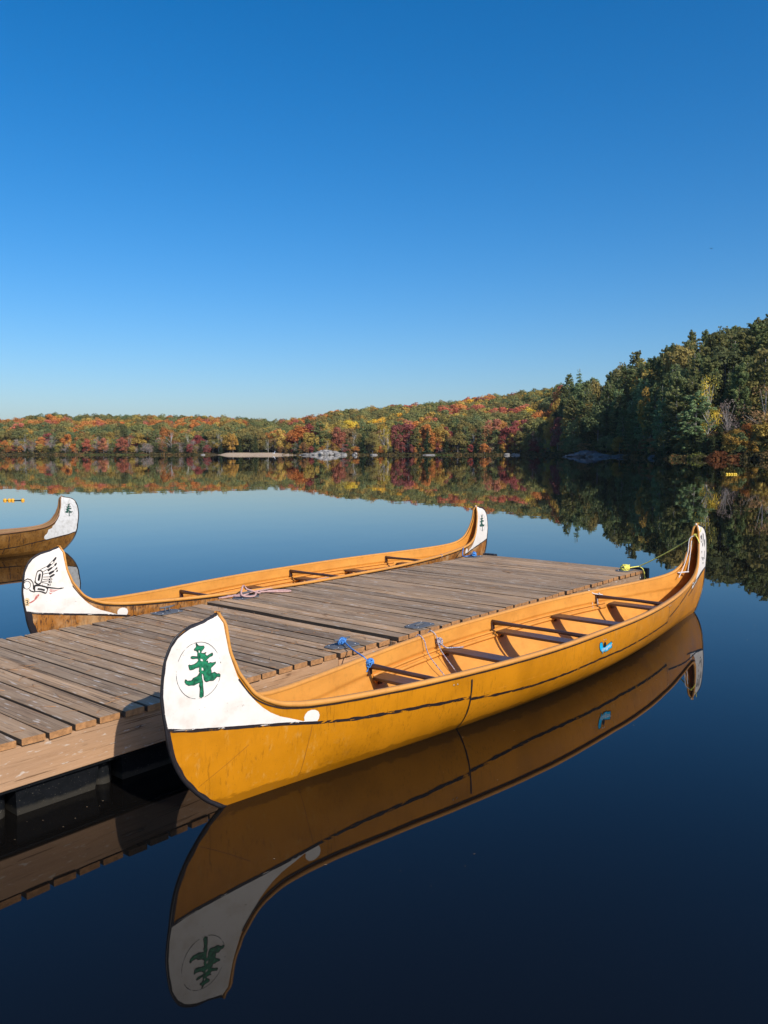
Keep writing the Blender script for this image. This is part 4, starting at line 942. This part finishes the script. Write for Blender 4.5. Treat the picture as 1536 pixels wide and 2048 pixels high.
# ------------------------------------------------------------------ floating dock, two hinged sections
DKX = Vector((.641, .767, 0)).normalized(); DKY = Vector((-DKX.y, DKX.x, 0)); DO_ = Vector((.062, 6.352, 0)); DRZ = math.atan2(DKX.y, DKX.x)
def dk(a, w, z=0): return DO_ + DKX * a + DKY * w + Vector((0, 0, z))
PL = []
for k in range(8):
    r_ = random.Random(k); bm = bmesh.new(); nseg = 10; L = 1.0
    x0, z0 = .0668, .019; b = .0025 + .0015 * r_.random()
    prof = [(-x0 + b, z0), (x0 - b, z0), (x0, z0 - b), (x0, -z0 + b), (x0 - b, -z0), (-x0 + b, -z0), (-x0, -z0 + b), (-x0, z0 - b)]
    ph = r_.uniform(0, 6); rings = []
    for i in range(nseg + 1):
        y = i / nseg; ring_ = []
        e_ = 1 - (.06 if i in (0, nseg) else 0)
        for (x, z) in prof:
            ring_.append(bm.verts.new((x * e_ + .0016 * math.sin(ph + y * 5), y, z * e_ + .0014 * math.sin(ph * 2 + y * 7 + x * 20))))
        rings.append(ring_)
    for i in range(nseg):
        for j in range(8): bm.faces.new((rings[i][j], rings[i][(j + 1) % 8], rings[i + 1][(j + 1) % 8], rings[i + 1][j]))
    bm.faces.new(rings[0][::-1]); bm.faces.new(rings[-1]); bmesh.ops.recalc_face_normals(bm, faces=bm.faces)
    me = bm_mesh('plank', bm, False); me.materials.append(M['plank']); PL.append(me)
bolt_me = None
def bolt_mesh():
    bm = bmesh.new(); bmesh.ops.create_cone(bm, cap_ends=True, segments=10, radius1=.013, radius2=.009, depth=.008)
    return bm_mesh('bolt', bm, True)
bolt_me = bolt_mesh(); bolt_me.materials.append(M['bolt'])
def dock_section(a0, n, width, label, wr, boards, tanm, seed):
    rt = empty('dock_section', dk(a0, 0), DRZ); tag(rt, label, 'dock', 'wooden floating dock sections'); R_ = random.Random(seed)
    for k in range(n):
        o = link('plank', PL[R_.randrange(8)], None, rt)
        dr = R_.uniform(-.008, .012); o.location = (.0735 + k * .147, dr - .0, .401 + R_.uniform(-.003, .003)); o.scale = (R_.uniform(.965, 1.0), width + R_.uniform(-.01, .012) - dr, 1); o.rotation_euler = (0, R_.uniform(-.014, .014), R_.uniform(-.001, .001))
    Ln = n * .147
    for side_y in (.035, width - .035):
        for (b0, b1, mt) in boards:
            bm = bmesh.new(); box_bm(bm, ((b0 + b1) / 2, side_y, .276), (b1 - b0 - .004, .04, .208), .004)
            link('fascia_board', bm_mesh('fascia_board', bm), M[mt], rt)
    for ax in (.02, Ln - .02):
        bm = bmesh.new(); box_bm(bm, (ax, width / 2, .276), (.036, width - .115, .205), .003); link('end_board', bm_mesh('end_board', bm), M['fascia_grey'], rt)
    for jw in (.6, 1.2, 1.8):
        bm = bmesh.new(); box_bm(bm, (Ln / 2, jw, .285), (Ln - .08, .038, .19), .003); link('joist', bm_mesh('joist', bm), M['seat_wood'], rt)  # joists given dark wood so the gaps above them look shaded
    for (bx, bz) in wr:
        o = link('bolt', bolt_me, None, rt); o.location = (bx, .012, bz); o.rotation_euler = (math.pi / 2, 0, 0)
    # black plastic floats under the frame: raked face panels between recessed channels
    k = 0; x = .06 if seed == 1 else .05
    while x < Ln - .5:
        xe = min(x + .475, Ln - .05)
        for (y0, sgn) in ((.045, 1), (width - .045, -1)):
            bm = bmesh.new(); rows = [(.168, 0), (.150, 0), (.146, .012), (.02, .030), (-.10, .045)]; n_ = 6; g_ = []
            for (z, ins) in rows:
                tp = (.168 - z) * .10
                g_.append([bm.verts.new((x + tp + (xe - x - 2 * tp) * i / n_, y0 + sgn * ins, z)) for i in range(n_ + 1)])
            back = [[bm.verts.new((q_.co.x, y0 + sgn * .16, q_.co.z)) for q_ in (r1[0], r1[-1])] for r1 in g_]
            for i in range(len(rows) - 1):
                for j in range(n_): bm.faces.new((g_[i][j], g_[i][j + 1], g_[i + 1][j + 1], g_[i + 1][j]))
                bm.faces.new((g_[i][0], g_[i + 1][0], back[i + 1][0], back[i][0])); bm.faces.new((g_[i][-1], back[i][1], back[i + 1][1], g_[i + 1][-1]))
            bmesh.ops.recalc_face_normals(bm, faces=bm.faces)
            link('float', bm_mesh('float', bm), M['float'], rt)
            cxx = xe + .07; bm = bmesh.new(); g_ = []
            for z in (.140, -.10):
                g_.append([bm.verts.new((cxx + .062 * math.cos(math.pi * i / 8), y0 + sgn * (.13 - .075 * math.sin(math.pi * i / 8)), z)) for i in range(9)])
            for j in range(8): bm.faces.new((g_[0][j], g_[0][j + 1], g_[1][j + 1], g_[1][j]))
            link('float_channel', bm_mesh('float_channel', bm, True), M['float'], rt)
        bm = bmesh.new(); box_bm(bm, (cxx, width / 2, .155), (.16, width - .14, .022)); link('float_rib', bm_mesh('float_rib', bm), M['float'], rt)
        x = xe + .14; k += 1
    for sy in (.055, width - .055):
        bm = bmesh.new(); box_bm(bm, (Ln / 2, sy, .160), (Ln - .02, .05, .016), .003); link('float_flange', bm_mesh('float_flange', bm), M['float'], rt)
    bm = bmesh.new(); box_bm(bm, (Ln / 2, width / 2, 0.02), (Ln - .1, width - .5, .25)); link('float_core', bm_mesh('float_core', bm), M['float'], rt)
    return rt
d1 = dock_section(-4.87, 33, 2.325, 'near section of the weathered plank dock, running off the left edge', [(4.87 - .20, .345), (4.87 - .10, .345)], [(0.0, 4.28, 'fascia'), (4.28, 4.85, 'fascia')], None, 1)
d2 = dock_section(.065, 33, 2.37, 'far section of the plank dock between the two yellow canoes', [(.10, .345), (.20, .345), (4.74, .33)], [(0.0, 1.9, 'fascia'), (1.9, 4.85, 'fascia_grey')], None, 2)
part_box('corner_bumper', (4.885, .10, .325), (.075, .26, .22), M['rubber'], d2, .008)
part_box('corner_bumper', (4.885, 2.27, .325), (.075, .2, .22), M['rubber'], d2, .008)
for sy in (.12, 2.2):
    bm = bmesh.new(); box_bm(bm, (4.87, sy, .30), (.07, .10, .012)); link('hinge', bm_mesh('hinge', bm), M['cleat'], d1)
def cleat(parent, ax, w, horn, rz=0):
    ax -= parent['a0'];
    bm = bmesh.new(); pr = [(-.135, -.03), (-.10, -.075), (.105, -.085), (.135, -.055), (.135, .045), (.10, .085), (-.105, .08), (-.135, .05)]
    lo = [bm.verts.new((x, y, 0)) for x, y in pr]; hi = [bm.verts.new((x * .97, y * .96, .005)) for x, y in pr]; bm.faces.new(lo[::-1]); bm.faces.new(hi)
    for i in range(8): bm.faces.new((lo[i], lo[(i + 1) % 8], hi[(i + 1) % 8], hi[i]))
    o = link('cleat', bm_mesh('cleat', bm), M['cleat'], parent); o.location = (ax, w, .424); o.rotation_euler = (0, 0, rz)
    for bx, by in ((-.09, -.045), (.09, -.05), (.09, .05), (-.09, .05)):
        b_ = link('bolt', bolt_me, None, o); b_.location = (bx, by, .007); b_.scale = (.55,) * 3
    if horn:
        v_, f_ = merge([tube([Vector((-.085, 0, .052)), Vector((-.05, 0, .048)), Vector((0, 0, .047)), Vector((.05, 0, .048)), Vector((.085, 0, .052))], [.006, .009, .011, .009, .006], 8), tube([Vector((-.026, 0, .004)), Vector((-.022, 0, .046))], .008, 8), tube([Vector((.026, 0, .004)), Vector((.022, 0, .046))], .008, 8)])
        link('horn', mesh('horn', v_, f_), M['cleat'], o)
    else:
        v_, f_ = tube([Vector((-.06, 0, .010)), Vector((0, 0, .012)), Vector((.06, 0, .010))], [.007, .010, .007], 8); link('horn', mesh('horn', v_, f_), M['cleat'], o)
d1['a0'] = -4.87; d2['a0'] = .065
cleat(d1, -.43, .13, True); cleat(d2, .51, .12, False, .05); cleat(d2, 4.66, .15, True, .05); cleat(d1, -.50, 2.21, True, .1); cleat(d2, .46, 2.26, True, .1); cleat(d2, 4.58, 2.30, True, 0)
del d1['a0']; del d2['a0']
# fallen pine needles on the planks
R_ = random.Random(3); parts = []
for i in range(260):
    a = R_.uniform(-4.5, 4.9); w = R_.uniform(.05, 2.28)
    if i % 3: a = R_.uniform(-3.2, 0)
    an = R_.uniform(0, 3.14); L = R_.uniform(.03, .055)
    if -.02 < a < .09: continue
    p = dk(a, w, .4245); q = Vector((math.cos(an), math.sin(an), 0)) * L; z_ = Vector((0, 0, .002))
    parts.append(tube([p - q, p + z_, p + q], .0011, 3)); 
    if R_.random() < .5: parts.append(tube([p - q, p + q + Vector((-q.y, q.x, 0)) * .35], .0011, 3))
v_, f_ = merge(parts); nd_ = link('pine_needles', mesh('pine_needles', v_, f_), plain('dry_needle', (.46, .23, .09), .7, .3, 20)); tag(nd_, 'dry tan pine needles scattered over the dock planks', 'pine needles', kind='stuff')

# ------------------------------------------------------------------ ropes
def cn(s_, y, z, fr=0):   # point in the yellow canoe's frame: s from bow, y to the right
    P0, d_ = ((-.8477, 4.2509), dN) if fr == 0 else ((-2.8476, 7.2677), dL)
    return Vector((P0[0] + d_[0] * s_ + d_[1] * y, P0[1] + d_[1] * s_ - d_[0] * y, z))
def rope(name, path, r, mat, parent=None, sub=6, n=6):
    P = [Vector(p) for p in spline([tuple(p) for p in path], sub)]
    return merge([tube(P, r, n)])
def ball(c, rad, r, turns, seed, flat=.75, sub=26):
    """a wound knot of rope"""
    R_ = random.Random(seed); out = []
    for k in range(turns):
        u = Vector((R_.gauss(0, 1), R_.gauss(0, 1), R_.gauss(0, 1))).normalized(); w = u.orthogonal().normalized(); x = u.cross(w); rr = rad * R_.uniform(.6, 1)
        o = Vector((R_.uniform(-1, 1), R_.uniform(-1, 1), R_.uniform(-.5, .5))) * rad * .35
        P = [c + o + Vector(((w * math.cos(a) + x * math.sin(a)) * rr)) * 1 for a in [i * 2 * math.pi / 14 for i in range(14)]]
        P = [Vector((p.x, p.y, c.z + (p.z - c.z) * flat)) for p in P]; out.append(tube(P, r, 6, closed=True))
    return merge(out)
def sag(a, b, k, n=8): return [a + (b - a) * (i / n) - Vector((0, 0, k * 4 * (i / n) * (1 - i / n))) for i in range(n + 1)]
cl1 = dk(-.43, .13, .455)
kn = cn(1.55, -(half_width(1.55, .4) - .04), .41)
gx = cn(1.52, -(half_width(1.5, .44) + .0), .455)
v_, f_ = merge([ball(cl1, .034, .0055, 10, 1), rope('', [cl1 + Vector((.02, -.02, .0)), (cl1 + gx) / 2 + Vector((0, 0, -.004)), gx, (gx + kn) / 2, kn], .0055, None), ball(kn, .024, .0055, 9, 2, 1.3), rope('', [kn, kn + Vector((-.01, -.01, -.04)), kn + Vector((-.02, -.015, -.06))], .005, None)])
tag(link('mooring_rope', mesh('mooring_rope', v_, f_), M['rope_blue']), 'bright blue rope tied from the near dock cleat to the first canoe thwart', 'rope')
# two slack cords over the far gunwale
def over(s0, s1, zlow, nm, lb, knot):
    w0 = half_width(s0, .44); P = [cn(s0 - .03, -(w0 + .035), .40), cn(s0, -(w0 + .012), .452), cn(s0, -(w0 - .01), .462), cn(s0 + .02, -(w0 - .045), .42), cn(s0 + .05, -(half_width(s0, .3) - .06), .30), cn(s1, -(half_width(s1, zlow) - .05), zlow)]
    parts = [rope('', P, .0042, None)]
    if knot:
        k_ = cn(s0 + .05, -(w0 - .05), .375); parts += [ball(k_, .022, .0042, 6, 4, 1.5), rope('', [k_, cn(s0 + .12, -(w0 - .06), .315), cn(s0 + .2, -(w0 - .10), .305), cn(s0 + .27, -(w0 - .13), .302)], .005, None), rope('', [k_, k_ + Vector((.01, 0, -.07)), k_ + Vector((.03, -.01, -.10))], .004, None)]
    v_, f_ = merge(parts); tag(link('cord', mesh('cord', v_, f_), M['rope_speckled']), lb, 'cord')
over(2.28, 2.48, .10, 'cord', 'plain speckled cord hanging over the canoe gunwale, left of the knotted one', False)
over(2.46, 2.66, .06, 'cord', 'knotted speckled blue cord lashed around the second canoe seat', True)
# white cord on the third thwart
w5 = half_width(5.1, .42); P = [cn(5.06, -(w5 + .01), .455), cn(5.10, -(w5 - .03), .42), cn(5.2, -(w5 - .08), .40)]
v_, f_ = merge([rope('', P, .006, None), rope('', [cn(5.06, -(w5 + .01), .455), cn(5.08, -(w5 - .02), .36), cn(5.10, -(w5 - .03), .22), cn(5.12, -(w5 - .05), .10)], .004, None), ball(cn(5.16, -(w5 - .06), .40), .018, .004, 4, 6, 1.3), rope('', [cn(5.14, -(w5 - .05), .39), cn(5.14, -(w5 - .06), .30)], .004, None)])
tag(link('cord', mesh('cord', v_, f_), M['rope_white']), 'off-white cord tied to the thwart nearest the far end of the canoe', 'cord')
# yellow rope: far cleat to the far stem
cl3 = dk(4.66, .15, .458); hd = cn(6.905, .0, .905); eg = dk(4.80, .03, .47)
v_, f_ = merge([ball(cl3, .058, .007, 13, 8, .8), rope('', [cl3 + Vector((.03, -.02, 0)), eg], .007, None), rope('', sag(eg, hd, .02), .0072, None), ball(hd, .022, .006, 5, 9), rope('', [hd, cn(6.92, .05, .95), cn(6.93, .055, 1.0)], .0055, None), rope('', [hd, cn(6.88, .035, .87), cn(6.87, .06, .82)], .006, None),
 rope('', [eg, dk(4.80, -.02, .44), dk(4.82, -.035, .36), dk(4.80, -.035, .24)], .006, None), rope('', [dk(4.82, -.03, .36), dk(4.88, -.04, .30), dk(4.90, -.04, .24)], .006, None)])
tag(link('mooring_rope', mesh('mooring_rope', v_, f_), M['rope_yellow']), 'yellow rope stretched from the far dock corner to the curled canoe end', 'rope')
# white line inside the far stem
v_, f_ = merge([rope('', [hd, cn(6.86, -.05, .86), cn(6.80, -.045, .70), cn(6.70, -.05, .56), cn(6.58, -.06, .44)], .005, None), rope('', [cn(6.87, -.03, .84), cn(6.80, -.02, .66), cn(6.72, -.01, .50)], .005, None), rope('', [cn(6.62, -.09, .49), cn(6.72, .0, .50)], .009, None)])
tag(link('cord', mesh('cord', v_, f_), M['rope_white']), 'white cord with a small toggle hanging inside the curled far canoe end', 'cord')
# pink rope at the left cleat
c_ = dk(.46, 2.26, .46)
v_, f_ = merge([rope('', [dk(.34, 2.40, .44), dk(.38, 2.25, .45), dk(.52, 2.28, .46), dk(.56, 2.38, .50), dk(.46, 2.30, .53), dk(.38, 2.22, .46), dk(.50, 2.18, .44), dk(.58, 2.24, .46)], .0095, None, sub=5), rope('', [dk(.50, 2.30, .50), dk(.62, 2.24, .45), dk(.72, 2.32, .44), dk(.84, 2.22, .436), dk(.94, 2.14, .436), dk(.98, 2.18, .436), dk(.92, 2.26, .436), dk(.80, 2.32, .436)], .0095, None, sub=6),
 rope('', [dk(.40, 2.30, .45), dk(.30, 2.40, .43), cn(3.0, .47, .44, 1)], .0085, None)])
tag(link('mooring_rope', mesh('mooring_rope', v_, f_), M['rope_pink']), 'faded pink rope coiled round the middle cleat on the left dock edge', 'rope')
v_, f_ = merge([ball(dk(4.58, 2.30, .46), .035, .009, 8, 12, .9), rope('', [dk(4.58, 2.32, .45), dk(4.50, 2.42, .43), cn(6.2, .24, .47, 1)], .007, None)])
tag(link('mooring_rope', mesh('mooring_rope', v_, f_), M['rope_blue']), 'short blue rope knotted on the far left cleat of the dock', 'rope')
# leaves and bits of scum on the gunwale band of the left canoe
w_ = half_width(5.45, .45)
ring = [cn(5.45 + .004 * math.sin(a), w_ + .020 * math.cos(a), .436 + .024 * math.sin(a), 1) for a in [i * math.pi / 6 for i in range(12)]]
tag(link('cord', mesh('cord', *tube(ring, .004, 6, closed=True)), M['rope_speckled']), 'short blue cord wound round the gunwale of the left canoe', 'cord')
# ------------------------------------------------------------------ buoy lines on the lake
def buoys(c, offs, r, mat, label, axis=(1, 0)):
    rt = empty('buoy_line', c); tag(rt, label, 'buoy', 'strings of floating buoys'); ax = Vector((axis[0], axis[1], 0))
    for k, o_ in enumerate(offs):
        bm = bmesh.new(); bmesh.ops.create_uvsphere(bm, u_segments=14, v_segments=8, radius=r)
        for v in bm.verts: v.co.x = max(min(v.co.x * 1.15, r * .95), -r * .95)
        o = link('buoy', bm_mesh('buoy', bm, True), mat, rt); o.location = ax * o_ + Vector((0, 0, r * .25)); o.rotation_euler = (0, .1 * k, .2 * k)
    P = [ax * (offs[0] + (offs[-1] - offs[0]) * i / 10) + Vector((0, .03 * math.sin(i), .012)) for i in range(11)]
    link('line', mesh('line', *tube(P, .012, 5)), M['rubber'], rt)
buoys((-14.48, 31.6, 0), (0, .17, .30, .68), .066, M['buoy'], 'short string of orange yellow buoys floating at the left edge of the lake')
buoys((27.9, 67.5, 0), (0, .20, .40, .60, .74), .11, M['buoy_yellow'], 'string of bright yellow buoys floating in the dark reflection at right')
# floating specks of leaf and pollen
parts = []; R_ = random.Random(17)
fl = plain('floating_leaf_bits', (.20, .14, .08), .8, .4, 30)
for i in range(46):
    if i < 34: p = cn(R_.uniform(-.3, 7), R_.uniform(.35, 1.4) , .0015)
    elif i < 90: p = dk(R_.uniform(-3.2, -1.2), -.03 - abs(R_.gauss(0, .10)), .0015)
    s_ = R_.uniform(.001, .0032); an = R_.uniform(0, 6); k = R_.uniform(1, 3)
    q = [p + Vector((math.cos(an + a) * s_ * k, math.sin(an + a) * s_, 0)) for a in (0, 1.57, 3.14, 4.71)]; parts.append((q, [(0, 1, 2, 3)]))
v_, f_ = merge(parts); tag(link('floating_specks', mesh('floating_specks', v_, f_, False), fl), 'tiny pale leaf bits floating on the still water', 'leaf bits', kind='stuff')
# far bird
bd = link('bird', mesh('bird', *merge([([(-.45, .02, .16), (-.22, 0, .02), (-.2, .12, .02), (0, -.1, 0), (0, .14, -.03), (.22, 0, .02), (.2, .12, .02), (.45, .02, .14), (0, .3, 0), (0, -.28, .01), (0, 0, .05)], [(0, 1, 2), (1, 3, 4, 2), (5, 7, 6), (3, 5, 6, 4), (3, 9, 10), (4, 8, 10), (3, 10, 1), (5, 10, 3)])]), False), M['rubber']); bd.location = (62, 160, 40.2); tag(bd, 'tiny dark bird flying high in the blue sky at right', 'bird')

# ------------------------------------------------------------------ light autumn haze over the lake
bm = bmesh.new(); box_bm(bm, (0, 0, 44.0), (10400, 10400, 91.6))
hz = link('haze', bm_mesh('haze', bm)); tag(hz, kind='stuff')
hm = bpy.data.materials.new('haze_air'); hm.use_nodes = True; hn = hm.node_tree.nodes; hn.remove(hn['Principled BSDF'])
pv = hn.new('ShaderNodeVolumePrincipled'); pv.inputs['Color'].default_value = (.85, .92, 1, 1); pv.inputs['Density'].default_value = .00004; pv.inputs['Anisotropy'].default_value = 0.0
hm.node_tree.links.new(pv.outputs[0], hn['Material Output'].inputs['Volume']); hz.data.materials.append(hm)
